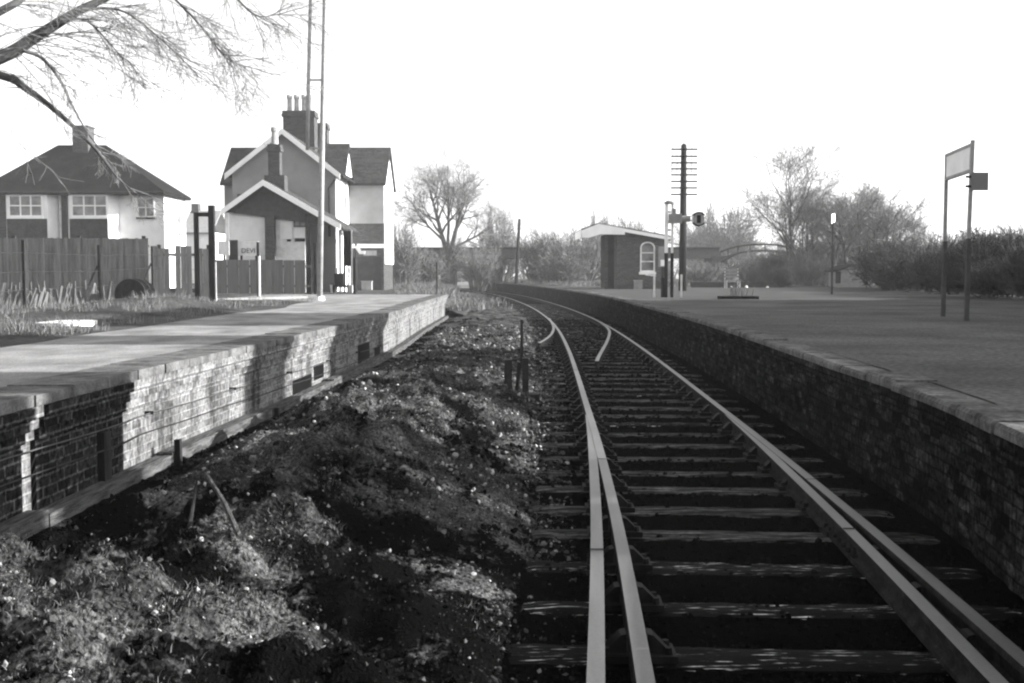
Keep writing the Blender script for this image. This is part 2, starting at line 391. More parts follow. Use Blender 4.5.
# right: paving with the pale far part
strip('platform_paving', lambda Y: edge_r(Y) + 0.18, lambda Y: 30.0, [y * 1.0 for y in range(-15, 35)], PZ, 'paving_r', 12, lambda X, Y: 0.012 * nz(X, Y, 2, 0.5))
strip('platform_paving', lambda Y: edge_r(Y) + 0.18, lambda Y: 40.0, [34 + y * 1.0 for y in range(0, 29)], PZ, 'paving_far', 12, lambda X, Y: 0.012 * nz(X, Y, 2, 0.5))
strip('field_ground', lambda Y: edge_r(Y) + 0.18, lambda Y: 120.0, [62 + 3 * y for y in range(0, 31)], PZ - 0.01, 'earth', 24, lambda X, Y: 0.06 * nz(X, Y, 2, 0.3))
strip('field_ground', lambda Y: 30.0 if Y < 34.5 else 40.0, lambda Y: 120.0, [-15 + 3 * y for y in range(0, 26)], PZ - 0.03, 'earth', 10)

# ------------------------------------------------------------------ platform walls
def sweep(edge, ys, prof, side):
    """prof: list of (outward offset towards the track, z); returns MB and uv"""
    mb = MB(); uv = []; s = 0.0; prev = None
    for j, Y in enumerate(ys):
        X = edge(Y); 
        if prev: s += math.hypot(X - prev[0], Y - prev[1])
        prev = (X, Y); v = 0.0; pz = None
        for k, (o, z) in enumerate(prof):
            if k: v += math.hypot(prof[k][0] - prof[k - 1][0], prof[k][1] - prof[k - 1][1])
            mb.v.append((X + side * o, Y, z)); uv.append((s, v))
    n = len(prof)
    for j in range(len(ys) - 1):
        for k in range(n - 1):
            q = j * n + k; f = (q, q + n, q + n + 1, q + 1)
            mb.f.append(f if side < 0 else f[::-1])
    for q in (0, (len(ys) - 1) * n): mb.f.append(tuple(range(q, q + n)))
    return mb, uv
ysw = [-15 + 0.75 * i for i in range(0, 78)]
# left: profile from the foot up, corbelled at the top (courses stepping out towards the track)
tl = thing('platform_wall', (-3.2, 12, -0.5), 'weathered pale brick platform wall with corbelled top courses, left of the track', 'platform wall')
mb, uv = sweep(edge_l, ysw, [(-0.30, -0.5), (0.0, -0.5), (0.0, 0.40), (0.03, 0.402), (0.03, 0.48), (0.065, 0.482), (0.065, 0.56), (0.10, 0.562), (0.10, 0.642), (-0.30, 0.642)], 1)
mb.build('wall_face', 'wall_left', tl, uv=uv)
for (ya, yb) in ((3.0, 7.27), (7.47, 9.02)):  # projecting sections coloured dark for the shadow band on the wall
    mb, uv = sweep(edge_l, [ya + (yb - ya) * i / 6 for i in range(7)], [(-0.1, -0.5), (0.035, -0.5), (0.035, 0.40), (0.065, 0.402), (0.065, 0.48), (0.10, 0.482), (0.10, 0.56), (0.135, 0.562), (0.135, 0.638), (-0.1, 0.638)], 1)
    o = mb.build('wall_face', 'wall_dark', tl, uv=uv); o['label'] = 'projecting brick section darkened to carry the shadow band'
mb = MB(); random.seed(3)
Y = -15.0; k = 0
while Y < 42.4:
    L = 0.62; a, b = edge_l(Y), edge_l(Y + L - 0.012); dz = random.uniform(-0.006, 0.006); dx = random.uniform(-0.008, 0.008)
    mb.add([(a - 0.37, Y, 0.645), (a + 0.115 + dx, Y, 0.645), (b + 0.115 + dx, Y + L - 0.012, 0.645), (b - 0.37, Y + L - 0.012, 0.645),
            (a - 0.37, Y, PZ + dz), (a + 0.115 + dx, Y, PZ + dz), (b + 0.115 + dx, Y + L - 0.012, PZ + dz), (b - 0.37, Y + L - 0.012, PZ + dz)],
           [(0, 3, 2, 1), (4, 5, 6, 7), (0, 1, 5, 4), (1, 2, 6, 5), (2, 3, 7, 6), (3, 0, 4, 7)]); Y += L
mb.build('coping', 'coping_l', tl)
def wall_panel(Y0, Y1, z0, z1, proud, m, name):
    mb = MB(); n = 4
    for i in range(n):
        a, b = Y0 + (Y1 - Y0) * i / n, Y0 + (Y1 - Y0) * (i + 1) / n
        mb.add([(edge_l(a) - 0.1, a, z0), (edge_l(a) + proud, a, z0), (edge_l(b) + proud, b, z0), (edge_l(b) - 0.1, b, z0),
                (edge_l(a) - 0.1, a, z1), (edge_l(a) + proud, a, z1), (edge_l(b) + proud, b, z1), (edge_l(b) - 0.1, b, z1)],
               [(0, 3, 2, 1), (4, 5, 6, 7), (0, 1, 5, 4), (1, 2, 6, 5), (2, 3, 7, 6), (3, 0, 4, 7)])
    return mb.build(name, m, tl)
wall_panel(14.7, 15.8, -0.12, 0.10, 0.006, 'black', 'recess_shade_panel')  # black panels stand for the shade inside the wall recesses
wall_panel(15.95, 16.6, -0.02, 0.20, 0.006, 'black', 'recess_shade_panel')
wall_panel(19.4, 20.6, -0.05, 0.26, 0.006, 'black', 'recess_shade_panel')
wall_panel(21.2, 21.9, -0.1, 0.10, 0.006, 'black', 'recess_shade_panel')
wall_panel(8.50, 8.64, -0.2, 0.30, 0.09, 'timber_dark', 'drain_post')

tr = thing('platform_wall', (3.1, 14, -0.5), 'sooty dark brick platform wall with pale worn coping, right of the track', 'platform wall')
yswr = [-15 + 0.75 * i for i in range(0, 150)]
mb, uv = sweep(edge_r, yswr, [(-0.30, -0.5), (0.0, -0.5), (0.0, 0.42), (0.03, 0.422), (0.03, 0.50), (0.06, 0.502), (0.06, 0.58), (0.085, 0.582), (0.085, 0.652), (-0.30, 0.652)], -1)
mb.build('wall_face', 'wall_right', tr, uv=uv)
mb = MB(); Y = -15.0
while Y < 96:
    L = 0.75; a, b = edge_r(Y), edge_r(Y + L - 0.014); dz = random.uniform(-0.010, 0.012); dx = random.uniform(-0.016, 0.016)
    e = Y + L - 0.014; c = 0.02
    for (p0, p1, z0, z1) in ((-0.09 + dx, 0.22 + 2.0 * dx, 0.655, PZ + dz - c),):
        mb.add([(a + p0, Y, z0), (a + p1, Y, z0), (b + p1, e, z0), (b + p0, e, z0), (a + p0, Y, z1), (a + p1, Y, PZ + dz), (b + p1, e, PZ + dz), (b + p0, e, z1),
                (a + p0 + c, Y, PZ + dz), (b + p0 + c, e, PZ + dz)],
               [(0, 3, 2, 1), (8, 5, 6, 9), (4, 8, 9, 7), (0, 1, 5, 8, 4), (1, 2, 6, 5), (2, 3, 7, 9, 6), (3, 0, 4, 7)])
    Y += L
mb.build('coping', 'coping_r', tr)

# timber trough along the foot of the left wall
tt = thing('cable_trough', (-3.0, 12, -0.3), 'bleached timber trough raised on short posts along the foot of the pale platform wall', 'cable trough')
segs = [(4.0, 7.3), (7.32, 9.7), (9.72, 13.0), (13.02, 16.4), (16.42, 21.5), (21.52, 27.0), (27.02, 33.5), (33.52, 41.5)]
for i, (a, b) in enumerate(segs):
    mb = MB(); dz = random.uniform(-0.02, 0.02)
    for (o0, o1, z) in ((0.05, 0.11, 0.0), (0.122, 0.19, 0.004)):
        n = 4
        for q in range(n):
            ya, yb = a + (b - a) * q / n, a + (b - a) * (q + 1) / n
            xa, xb = edge_l(ya), edge_l(yb); z0, z1 = -0.17 + dz + z, -0.055 + dz + z
            mb.add([(xa + o0, ya, z0), (xa + o1, ya, z0), (xb + o1, yb, z0), (xb + o0, yb, z0), (xa + o0, ya, z1), (xa + o1, ya, z1), (xb + o1, yb, z1), (xb + o0, yb, z1)],
                   [(0, 3, 2, 1), (4, 5, 6, 7), (0, 1, 5, 4), (1, 2, 6, 5), (2, 3, 7, 6), (3, 0, 4, 7)])
    mb.build('plank', 'timber_pale', tt)
    if i in (2, 3): 
        p = MB(); X = edge_l(a); p.bar((X + 0.235, a + 0.05, -0.5), (X + 0.225, a + 0.05, 0.06 if i == 2 else -0.06), 0.05, 0.07); p.build('post', 'timber_dark', tt)

# cable slung along the wall
tc_ = thing('wall_cable', (-3.0, 12, 0.0), 'thin pale cable slung along the face of the pale brick platform wall', 'cable')
pts = []; Y = 3.0
while Y < 23:
    sag = 0.010 * math.sin((Y % 2.4) / 2.4 * PI); z = 0.36 - (Y - 7) * 0.0165
    pts.append((edge_l(Y) + 0.085 if Y < 9.1 else edge_l(Y) + 0.05, Y, z - sag)); Y += 0.4
MB().tube(pts, 0.006, 6).build('cable', 'post_grey', tc_, smooth=True)
MB().tube([(p[0] + (0.0 if p[1] < 9.1 else -0.012), p[1], p[2] - 0.16) for p in pts], 0.006, 6).build('cable', 'iron', tc_, smooth=True)
for i in range(9):
    Y = 2.4 * (i + 1); z = 0.36 - (Y - 7) * 0.0165
    MB().box(edge_l(Y) - 0.05, edge_l(Y) + 0.075, Y - 0.012, Y + 0.012, z - 0.014, z + 0.014).build('bracket', 'iron', tc_)

# ------------------------------------------------------------------ track
trk = thing('railway_track', (1.3, 8, -0.2), 'railway track of dull steel rails on black timber sleepers curving away between the platforms', 'railway track')
RP = [(-0.035, 0.0), (0.035, 0.0), (0.036, -0.035), (0.012, -0.05), (0.010, -0.105), (0.034, -0.12), (0.034, -0.145), (-0.034, -0.145), (-0.034, -0.12), (-0.010, -0.105), (-0.012, -0.05), (-0.036, -0.035)]
def rail_from(pts, dz=0.0):
    mb = MB(); n = len(RP); pts = [Vector(p) for p in pts]
    for i, p in enumerate(pts):
        d = pts[min(i + 1, len(pts) - 1)] - pts[max(0, i - 1)]; d.z = 0; d.normalize(); r = Vector((d.y, -d.x, 0))
        for (a, z) in RP: 
            q = p + r * a; mb.v.append((q.x, q.y, p.z + z + dz))
    for i in range(len(pts) - 1):
        for k in range(n):
            k2 = (k + 1) % n; mb.f.append((i * n + k, (i + 1) * n + k, (i + 1) * n + k2, i * n + k2))
    mb.f.append(tuple(range(n))); mb.f.append(tuple((len(pts) - 1) * n + k for k in range(n))[::-1])
    return mb
ysr = [-14 + 0.5 * i for i in range(0, 300)]
offA = lambda Y: max(0.0, 0.0225 * (12.4 - Y))
def rail_mats(o):
    o.data.materials.append(M['rail_rust'])
    for p in o.data.polygons:
        if abs(p.normal.z) < 0.9: p.material_index = 1
    return recalc(o)
def rail_part(fn, ys, dz, label=None):
    o = rail_mats(rail_from([(fn(Y), Y, 0) for Y in ys], dz).build('rail', 'rail', trk))
    if label: o['label'] = label
    return o
rail_part(lambda Y: track(Y) - 0.7525, ysr, 0.0)
rail_part(lambda Y: track(Y) + 0.7525, ysr, 0.0)
ysb = [y for y in ysr if y <= 12]
rail_part(lambda Y: track(Y) - 0.7525 - offA(Y), ysb, -0.004, 'second rail diverging to the left of the running rail')
rail_part(lambda Y: track(Y) + 0.7525 - offA(Y), ysb, -0.004, 'second rail lying close inside the right-hand rail')
rails_ = [c for c in trk.children if c.name.startswith('rail')]
for (ro, fn, yj) in ((rails_[0], lambda Y: track(Y) - 0.7525, 9.1), (rails_[1], lambda Y: track(Y) + 0.7525, 8.2), (rails_[3], lambda Y: track(Y) + 0.7525 - offA(Y), 6.6), (rails_[2], lambda Y: track(Y) - 0.7525 - offA(Y), 6.1), (rails_[1], lambda Y: track(Y) + 0.7525, 19.4), (rails_[0], lambda Y: track(Y) - 0.7525, 17.6)):
    x = fn(yj); a_ = (fn(yj + 0.25) - fn(yj - 0.25)) / 0.5; mb = MB()
    for sd in (-1, 1):
        mb.bar((x + sd * 0.024 - a_ * 0.25, yj - 0.25, -0.085), (x + sd * 0.024 + a_ * 0.25, yj + 0.25, -0.085), 0.018, 0.07)
        for q in (-0.18, -0.06, 0.06, 0.18): mb.tube([(x + a_ * q + sd * 0.03, yj + q, -0.085), (x + a_ * q + sd * 0.056, yj + q, -0.085)], 0.016, 6)
    mb.bar((x - 0.034, yj, 0.0), (x + 0.034, yj, 0.0), 0.009, 0.004)
    mb.build('fishplate', 'rail_rust', ro)
def curve_pts(pts, n=8):
    out = []; P4 = [Vector(p) for p in pts]; P4 = [P4[0] * 2 - P4[1]] + P4 + [P4[-1] * 2 - P4[-2]]
    for i in range(1, len(P4) - 2):
        for k in range(n):
            t = k / n; a, b, c, d = P4[i - 1:i + 3]
            out.append(0.5 * ((2 * b) + (c - a) * t + (2 * a - 5 * b + 4 * c - d) * t * t + (3 * b - a - 3 * c + d) * t ** 3))
    out.append(P4[-2]); return out
st = [(1.25, 38, 0), (1.225, 34.5, 0), (1.17, 31.5, 0), (1.04, 28.8, 0), (0.86, 26.6, 0), (0.60, 24.6, -0.01)]
o = rail_mats(rail_from(curve_pts(st), -0.006).build('rail', 'rail', trk)); o['label'] = 'cut-off rail curving away to the left towards the mound'
st = [(2.735, 35, 0), (2.69, 32, 0), (2.60, 30, 0), (2.44, 28.0, 0), (2.09, 24.7, 0), (1.64, 20.9, 0), (1.48, 19.5, -0.01)]
o = rail_mats(rail_from(curve_pts(st), -0.006).build('rail', 'rail', trk)); o['label'] = 'cut-off rail curving out from the right-hand rail into the track'

def sleeper_mesh(cx, Y, L, wd=0.25, ang=0.0, seed=0, top=-0.147):
    rs = random.Random(seed); nx, ny = 22, 4; mb = MB(); ca, sa = math.cos(ang), math.sin(ang)
    def pt(i, j, z):
        u = -L / 2 + L * i / nx; v = -wd / 2 + wd * j / ny
        e = 0.012 * nz(u * 3, seed * 1.7 + j, 0, 1.5)
        if j in (0, ny): v += (1 if j else -1) * e
        if i in (0, nx): u += 0.03 * nz(j * 2.1, seed, 3, 1.0)
        return (cx + u * ca - v * sa, Y + u * sa + v * ca, z)
    for i in range(nx + 1):
        for j in range(ny + 1):
            dz = 0.010 * nz(i * 0.7, j * 1.3 + seed * 3, 0, 1.0) - (0.012 if j in (0, ny) else 0) - (0.015 if i in (0, nx) else 0)
            mb.v.append(pt(i, j, top + dz))
    for i in range(nx):
        for j in range(ny):
            q = i * (ny + 1) + j; mb.f.append((q, q + ny + 1, q + ny + 2, q + 1))
    # skirts
    ring = [(i, 0) for i in range(nx + 1)] + [(nx, j) for j in range(1, ny + 1)] + [(i, ny) for i in range(nx - 1, -1, -1)] + [(0, j) for j in range(ny - 1, 0, -1)]
    base = len(mb.v)
    for (i, j) in ring: mb.v.append(pt(i, j, top - 0.14))
    for k in range(len(ring)):
        k2 = (k + 1) % len(ring); a = ring[k][0] * (ny + 1) + ring[k][1]; b = ring[k2][0] * (ny + 1) + ring[k2][1]
        mb.f.append((a, base + k, base + k2, b))
    return mb
def chair_mesh(x, Y):
    mb = MB(); mb.box(x - 0.17, x + 0.17, Y - 0.09, Y + 0.09, -0.15, -0.118)
    for s in (-1, 1):
        mb.prism([(x + s * 0.045, -0.119), (x + s * 0.15, -0.119), (x + s * 0.07, -0.04), (x + s * 0.045, -0.035)], Y - 0.045, Y + 0.045, 'XZ')
        mb.cyl(x + s * 0.135, Y + 0.05, -0.119, -0.09, 0.02, 0.016, 6); mb.cyl(x + s * 0.135, Y - 0.05, -0.119, -0.09, 0.02, 0.016, 6)
    return mb
ks = 0; Y = 0.9
rs = random.Random(5)
pale = {8, 9, 10, 11, 12, 13, 14, 16, 17, 18, 20}
while Y < 60:
    L = 2.62; cx = track(Y) - offA(Y) / 2 + rs.uniform(-0.05, 0.05); 
    if 13.4 < Y < 14.3: L = 3.5; cx -= 0.45
    if 18 < Y < 27: L = 3.1; cx -= 0.25
    ang = rs.uniform(-0.012, 0.012) - 0.05
    s = recalc(sleeper_mesh(cx, Y, L, 0.25 + rs.uniform(-0.02, 0.02), ang, ks, -0.147 - rs.uniform(0, 0.012)).build('sleeper', 'sleeper_pale' if (ks in pale or (ks > 20 and ks % 3)) else 'sleeper', trk))
    if Y < 34:
        xs_ = [track(Y) - 0.7525, track(Y) + 0.7525]
        if offA(Y) > 0.30: xs_ += [track(Y) - 0.7525 - offA(Y), track(Y) + 0.7525 - offA(Y)]
        for x in xs_:
            chair_mesh(x, Y).build('rail_chair', 'chair', s)
    Y += 0.762 + rs.uniform(-0.04, 0.04); ks += 1

# point lever stand, point rodding
lev = W(516, 398, -0.1)
t = thing('point_lever', lev, 'dark upright ground lever stand beside the track on a black timber', 'point lever')
x, y = lev.x, lev.y
MB().box(x - 0.28, x + 0.3, y - 0.16, y + 0.16, -0.16, -0.04).build('base', 'timber_dark', t)
MB().bar((x - 0.10, y, -0.05), (x - 0.10, y, 0.40), 0.10, 0.14).bar((x + 0.12, y, -0.05), (x + 0.12, y, 0.42), 0.08, 0.14).build('frame', 'iron', t)
MB().tube([(x + 0.01, y, 0.0), (x + 0.04, y + 0.04, 0.36)], 0.022, 8).build('lever_arm', 'iron', t)
a = P(523, 388, lev.y); b = P(521, 312, 24)
t = thing('iron_stake', (a.x + 0.02, 18.6, -0.1), 'thin dark iron stake standing in the ground behind the point lever', 'stake')
MB().cyl(a.x + 0.02, 18.6, -0.2, P(522, 320, 18.6).z, 0.03, 0.022, 8).build('rod', 'iron', t)
t = thing('point_rod', (0.9, 26, -0.05), 'rusty point rod and crank lying across the ballast by the cut-off rail', 'point rod')
MB().bar((-0.1, 24.6, -0.13), (1.2, 24.9, -0.12), 0.10, 0.05).build('rod', 'iron', t)
MB().bar((0.35, 24.4, -0.15), (0.75, 25.3, -0.10), 0.16, 0.09).build('crank', 'iron', t)
# loose bits on the ground
a = W(207, 527, 0.14); b = W(240, 577, 0.04); a.z = bed_h(a.x, a.y) + 0.14; b.z = bed_h(b.x, b.y) + 0.02
tag(MB().tube([a, (a + b) / 2 + Vector((0.01, 0, 0.01)), b], [0.011, 0.014, 0.016], 6).build('stick', 'timber_pale'), 'bleached stick lying on the cinder mound', 'stick')
a = W(198, 531, 0.1); b = W(190, 565, 0.02); a.z = bed_h(a.x, a.y) + 0.10; b.z = bed_h(b.x, b.y)
tag(MB().tube([a, (a + b) / 2, b], [0.006, 0.009, 0.012], 6).build('stick', 'timber_dark'), 'short dark twig stuck upright beside the bleached stick', 'stick')
for (px, py, r, lab) in ((436, 443, 0.0, None),):
    pass

# ------------------------------------------------------------------ scattered ballast, cinders and grass (stuff)
ICO_V = []; OCT_F = [(0, 2, 4), (2, 1, 4), (1, 3, 4), (3, 0, 4), (2, 0, 5), (1, 2, 5), (3, 1, 5), (0, 3, 5)]; OCT_V = np.array([(1, 0, 0), (-1, 0, 0), (0, 1, 0), (0, -1, 0), (0, 0, 1), (0, 0, -1)], float)
ph = (1 + 5 ** 0.5) / 2
for a_, b_ in ((-1, ph), (1, ph), (-1, -ph), (1, -ph)): ICO_V.append((a_, b_, 0))
for a_, b_ in ((-1, ph), (1, ph), (-1, -ph), (1, -ph)): ICO_V.append((0, a_, b_))
for a_, b_ in ((-1, ph), (1, ph), (-1, -ph), (1, -ph)): ICO_V.append((b_, 0, a_))
ICO_V = np.array(ICO_V) / math.hypot(1, ph)
ICO_F = [(0, 11, 5), (0, 5, 1), (0, 1, 7), (0, 7, 10), (0, 10, 11), (1, 5, 9), (5, 11, 4), (11, 10, 2), (10, 7, 6), (7, 1, 8), (3, 9, 4), (3, 4, 2), (3, 2, 6), (3, 6, 8), (3, 8, 9), (4, 9, 5), (2, 4, 11), (6, 2, 10), (8, 6, 7), (9, 8, 1)]
nr = np.random.RandomState(4)
def stones(name, m, n, sampler, r0, r1, power=2.0, sink=0.35, label=None):
    mb = MB(); 
    for _ in range(n):
        p = sampler()
        if p is None: continue
        r = (r0 + (r1 - r0) * nr.rand() ** power) * (0.8 if r1 < 0.05 and p[1] < 6 else 1.0) * (1 + (0.05 * max(0, p[1] - 5) if r1 < 0.05 else 0))
        sc = r * (0.6 + 0.7 * nr.rand(3)); v = (OCT_V + 0.55 * (nr.rand(6, 3) - 0.5)) * sc * 1.15 if r < 0.011 else ICO_V * (0.7 + 0.6 * nr.rand(12, 1)) * sc
        a = nr.rand() * 6.28; ca, sa = math.cos(a), math.sin(a)
        X = v[:, 0] * ca - v[:, 1] * sa + p[0]; Yv = v[:, 0] * sa + v[:, 1] * ca + p[1]; Z = v[:, 2] + p[2] + r * (0.5 - sink)
        n0 = len(mb.v); mb.v.extend(zip(X.tolist(), Yv.tolist(), Z.tolist())); mb.f.extend((f[0] + n0, f[1] + n0, f[2] + n0) for f in (OCT_F if len(v) == 6 else ICO_F))
    o = mb.build(name, m); tag(o, label, kind='stuff'); return o
def near_y(a, b): 
    return a * (b / a) ** nr.rand()
def samp_mound():
    Y = near_y(3.2, 34); xl, xt = edge_l(Y) + 0.55, track(Y) - 1.0
    X = xl + (xt - xl) * nr.rand()
    if lit_patch(X, Y) < 0.14 * nr.randn() and nr.rand() > 0.10: return None
    return (X, Y, bed_h(X, Y))
def samp_bed():
    Y = near_y(3.0, 40); q = nr.rand(); xa = track(Y) - 1.40
    X = xa + (edge_r(Y) - xa - 0.05) * nr.rand() if q < 0.45 else edge_l(Y) + 0.2 + (xa - edge_l(Y) - 0.2) * nr.rand()
    if X < xa and lit_patch(X, Y) > 0: return None
    return (X, Y, bed_h(X, Y))
stones('ballast_stones', 'stones', 70000, samp_mound, 0.003, 0.019, 5.0, label='pale loose ballast stones scattered over the mound')
M['pale_stone'] = island('pale_flints', 0.05, 0.30)
stones('pale_stones', 'pale_stone', 700, samp_mound, 0.008, 0.026, 2.2, label='pale flints lying loose on the mound')
stones('cinder_ballast', 'cinder', 38000, samp_bed, 0.006, 0.020, 1.8, label='black cinder lumps over the track bed')

def grass(name, m, n, sampler, h0, h1, blades, spread, wd, label, lean=0.6):
    mb = MB()
    for _ in range(n):
        p = sampler()
        if p is None: continue
        for _ in range(blades):
            a = nr.rand() * 6.28; r = spread * nr.rand() ** 0.5; h = h0 + (h1 - h0) * nr.rand()
            bx, by = p[0] + r * math.cos(a), p[1] + r * math.sin(a)
            la = a + nr.randn() * 0.8; le = h * lean * nr.rand(); dx, dy = math.cos(la) * le, math.sin(la) * le
            ta = nr.rand() * 6.28; wq = wd * (1 + (0.10 * max(0, p[1] - 5) if wd < 0.003 else 0)); tx, ty = math.cos(ta) * wq, math.sin(ta) * wq
            n0 = len(mb.v); z = p[2] - 0.02
            mb.v += [(bx - tx, by - ty, z), (bx + tx, by + ty, z), (bx + dx * 0.4 + tx * 0.7, by + dy * 0.4 + ty * 0.7, z + h * 0.6), (bx + dx * 0.4 - tx * 0.7, by + dy * 0.4 - ty * 0.7, z + h * 0.6), (bx + dx, by + dy, z + h * 0.95)]
            mb.f += [(n0, n0 + 1, n0 + 2, n0 + 3), (n0 + 3, n0 + 2, n0 + 4)]
    o = mb.build(name, m); tag(o, label, kind='stuff'); return o
def samp_turf():
    Y = near_y(3.4, 40); xl, xt = edge_l(Y) + 0.4, track(Y) - 1.15
    X = xl + (xt - xl) * nr.rand()
    if lit_patch(X, Y) < 0.02 + 0.12 * nr.randn() or nz(X, Y, 33, 0.9, 3) < -0.15: return None
    return (X, Y, bed_h(X, Y))
grass('turf_grass', 'moss', 34000, samp_turf, 0.008, 0.04, 7, 0.06, 0.0022, 'short dull turf growing in patches on the mound', 1.2)
def samp_tall():
    q = nr.rand()
    if q < 0.30:
        Y = 42 + 28 * nr.rand(); X = edge_l(Y) + nr.randn() * 0.8 - 0.2; 
        return (X, Y, 0.1 if X > edge_l(Y) else 0.55)
    if q < 0.62:
        Y = 62 + 55 * nr.rand(); X = edge_l(Y) - 0.3 - 14 * nr.rand() ** 1.5; return (X, Y, 0.62)
    Y = 66 + 40 * nr.rand(); X = edge_r(Y) + 1.2 + 12 * nr.rand(); return (X, Y, 0.68)
grass('dry_grass', 'straw', 5200, samp_tall, 0.12, 0.42, 6, 0.22, 0.012, 'pale dry grass on the bank beyond the platforms', 0.8)
def samp_verge():
    Y = near_y(9, 34); X = -5.7 - 6.5 * nr.rand()
    if nz(X, Y, 13, 0.5, 3) < 0.0: return None
    return (X, Y, PZ + verge_h(X, Y))
grass('verge_grass', 'straw', 5200, samp_verge, 0.05, 0.22, 6, 0.10, 0.004, 'dry grass on the verge behind the left platform', 0.9)

# ------------------------------------------------------------------ building helpers
def window(parent, face, c0, c1, z0, z1, plane, nx=2, nzb=2, fm='white', sill=True, bar=0.06, depth=0.05, sill_m=None):
    """face 'front': looks to -Y at y=plane; face 'side': looks to +X at x=plane"""
    def bx(mb, a0, a1, zz0, zz1, d0, d1):
        if face == 'front': mb.box(a0, a1, plane - d1, plane - d0, zz0, zz1)
        else: mb.box(plane + d0, plane + d1, a0, a1, zz0, zz1)
        return mb
    p = bx(MB(), c0, c1, z0, z1, -0.05, 0.012).build('window', 'glass', parent)
    fr = MB()
    for (a0, a1, b0, b1) in ((c0 - bar, c0, z0 - bar, z1 + bar), (c1, c1 + bar, z0 - bar, z1 + bar), (c0, c1, z1, z1 + bar), (c0, c1, z0 - bar, z0)):
        bx(fr, a0, a1, b0, b1, -0.02, depth)
    for i in range(1, nx):
        x = c0 + (c1 - c0) * i / nx; bx(fr, x - bar / 2.4, x + bar / 2.4, z0, z1, 0.0, depth - 0.012)
    for i in range(1, nzb):
        z = z0 + (z1 - z0) * i / nzb; bx(fr, c0, c1, z - bar / 2.6, z + bar / 2.6, 0.0, depth - 0.016)
    fr.build('frame', fm, p)
    if sill: bx(MB(), c0 - 0.12, c1 + 0.12, z0 - bar - 0.1, z0 - bar - 0.003, -0.02, 0.12).build('sill', sill_m or fm, p)
    return p
def bargeboard(parent, pts, y0, y1, h, m='white', plane='XZ', name='bargeboard'):
    mb = MB()
    for i in range(len(pts) - 1):
        (x0, z0), (x1, z1) = pts[i], pts[i + 1]
        mb.prism([(x0, z0), (x1, z1), (x1, z1 - h), (x0, z0 - h)], y0, y1, plane)
    return recalc(mb.build(name, m, parent))
def gable_roof_x(parent, x0, x1, y0, y1, ze, zr, th=0.12, m='slate', over=0.25, oe=0.25):
    """ridge along X"""
    ym = (y0 + y1) / 2; s = (zr - ze) / (ym - y0); mb = MB()
    mb.prism([(y0 - over, ze - s * over), (ym, zr), (y1 + over, ze - s * over), (y1 + over, ze - s * over + th), (ym, zr + th), (y0 - over, ze - s * over + th)], x0 - oe, x1 + oe, 'YZ')
    return recalc(mb.build('roof', m, parent))
def gable_roof_y(parent, x0, x1, y0, y1, ze, zr, th=0.12, m='slate', over=0.25, of=0.3, ob=0.0):
    xm = (x0 + x1) / 2; s = (zr - ze) / (xm - x0); mb = MB()
    mb.prism([(x0 - over, ze - s * over), (xm, zr), (x1 + over, ze - s * over), (x1 + over, ze - s * over + th), (xm, zr + th), (x0 - over, ze - s * over + th)], y0 - of, y1 + ob, 'XZ')
    return recalc(mb.build('roof', m, parent))
def chimney(parent, x0, x1, y0, y1, z0, z1, pots, m='brick_dark', pot_h=0.9, pr=0.13):
    mb = MB(); mb.box(x0, x1, y0, y1, z0, z1 - 0.3); mb.box(x0 - 0.06, x1 + 0.06, y0 - 0.06, y1 + 0.06, z1 - 0.3, z1 - 0.15); mb.box(x0 - 0.03, x1 + 0.03, y0 - 0.03, y1 + 0.03, z1 - 0.15, z1)
    c = mb.build('chimney', m, parent)
    for (px, py) in pots:
        MB().tube([(px, py, z1 - 0.02), (px, py, z1 + pot_h * 0.75), (px, py, z1 + pot_h * 0.78), (px, py, z1 + pot_h)], [pr, pr * 0.85, pr * 1.1, pr * 1.05], 10).build('pot', 'pot', c)
    return c
def txt(body, name, size, loc, rot, m, parent, ext=0.004):
    cu = bpy.data.curves.new(name, 'FONT'); cu.body = body; cu.size = size; cu.extrude = ext; cu.align_x = 'CENTER'; cu.align_y = 'CENTER'
    tmp = bpy.data.objects.new('tmp', cu); COL.objects.link(tmp)
    bpy.context.view_layer.update()
    me = bpy.data.meshes.new_from_object(tmp.evaluated_get(bpy.context.evaluated_depsgraph_get()))
    bpy.data.objects.remove(tmp)
    o = bpy.data.objects.new(name, me); COL.objects.link(o); me.materials.append(M[m]); o.parent = parent
    o.location = Vector(loc) - origin(parent); o.rotation_euler = rot
    return o

# ------------------------------------------------------------------ station house
H = thing('station_house', (-10.5, 54, PZ), 'two storey station house with grey gable, tall chimneys and white trackside wall', 'station house')
gx0, gx1, gy0, gy1, ze, zr = -12.9, -8.15, 52.0, 56.0, 6.15, 8.0
gm = (gx0 + gx1) / 2
# front wing: rendered gable wall + white trackside wall
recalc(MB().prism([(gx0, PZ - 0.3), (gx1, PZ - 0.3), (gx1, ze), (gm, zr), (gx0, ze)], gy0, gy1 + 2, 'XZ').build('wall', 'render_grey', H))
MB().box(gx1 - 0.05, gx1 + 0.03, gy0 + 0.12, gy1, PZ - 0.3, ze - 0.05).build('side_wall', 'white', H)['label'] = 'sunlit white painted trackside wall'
gable_roof_y(H, gx0, gx1, gy0, gy1, ze, zr, ob=2.0)
s_ = (zr - ze) / (gm - gx0)
bargeboard(H, [(gx0 - 0.27, ze - s_ * 0.27 + 0.12), (gm, zr + 0.122), (gx1 + 0.27, ze - s_ * 0.27 + 0.12)], gy0 - 0.36, gy0 - 0.303, 0.26)
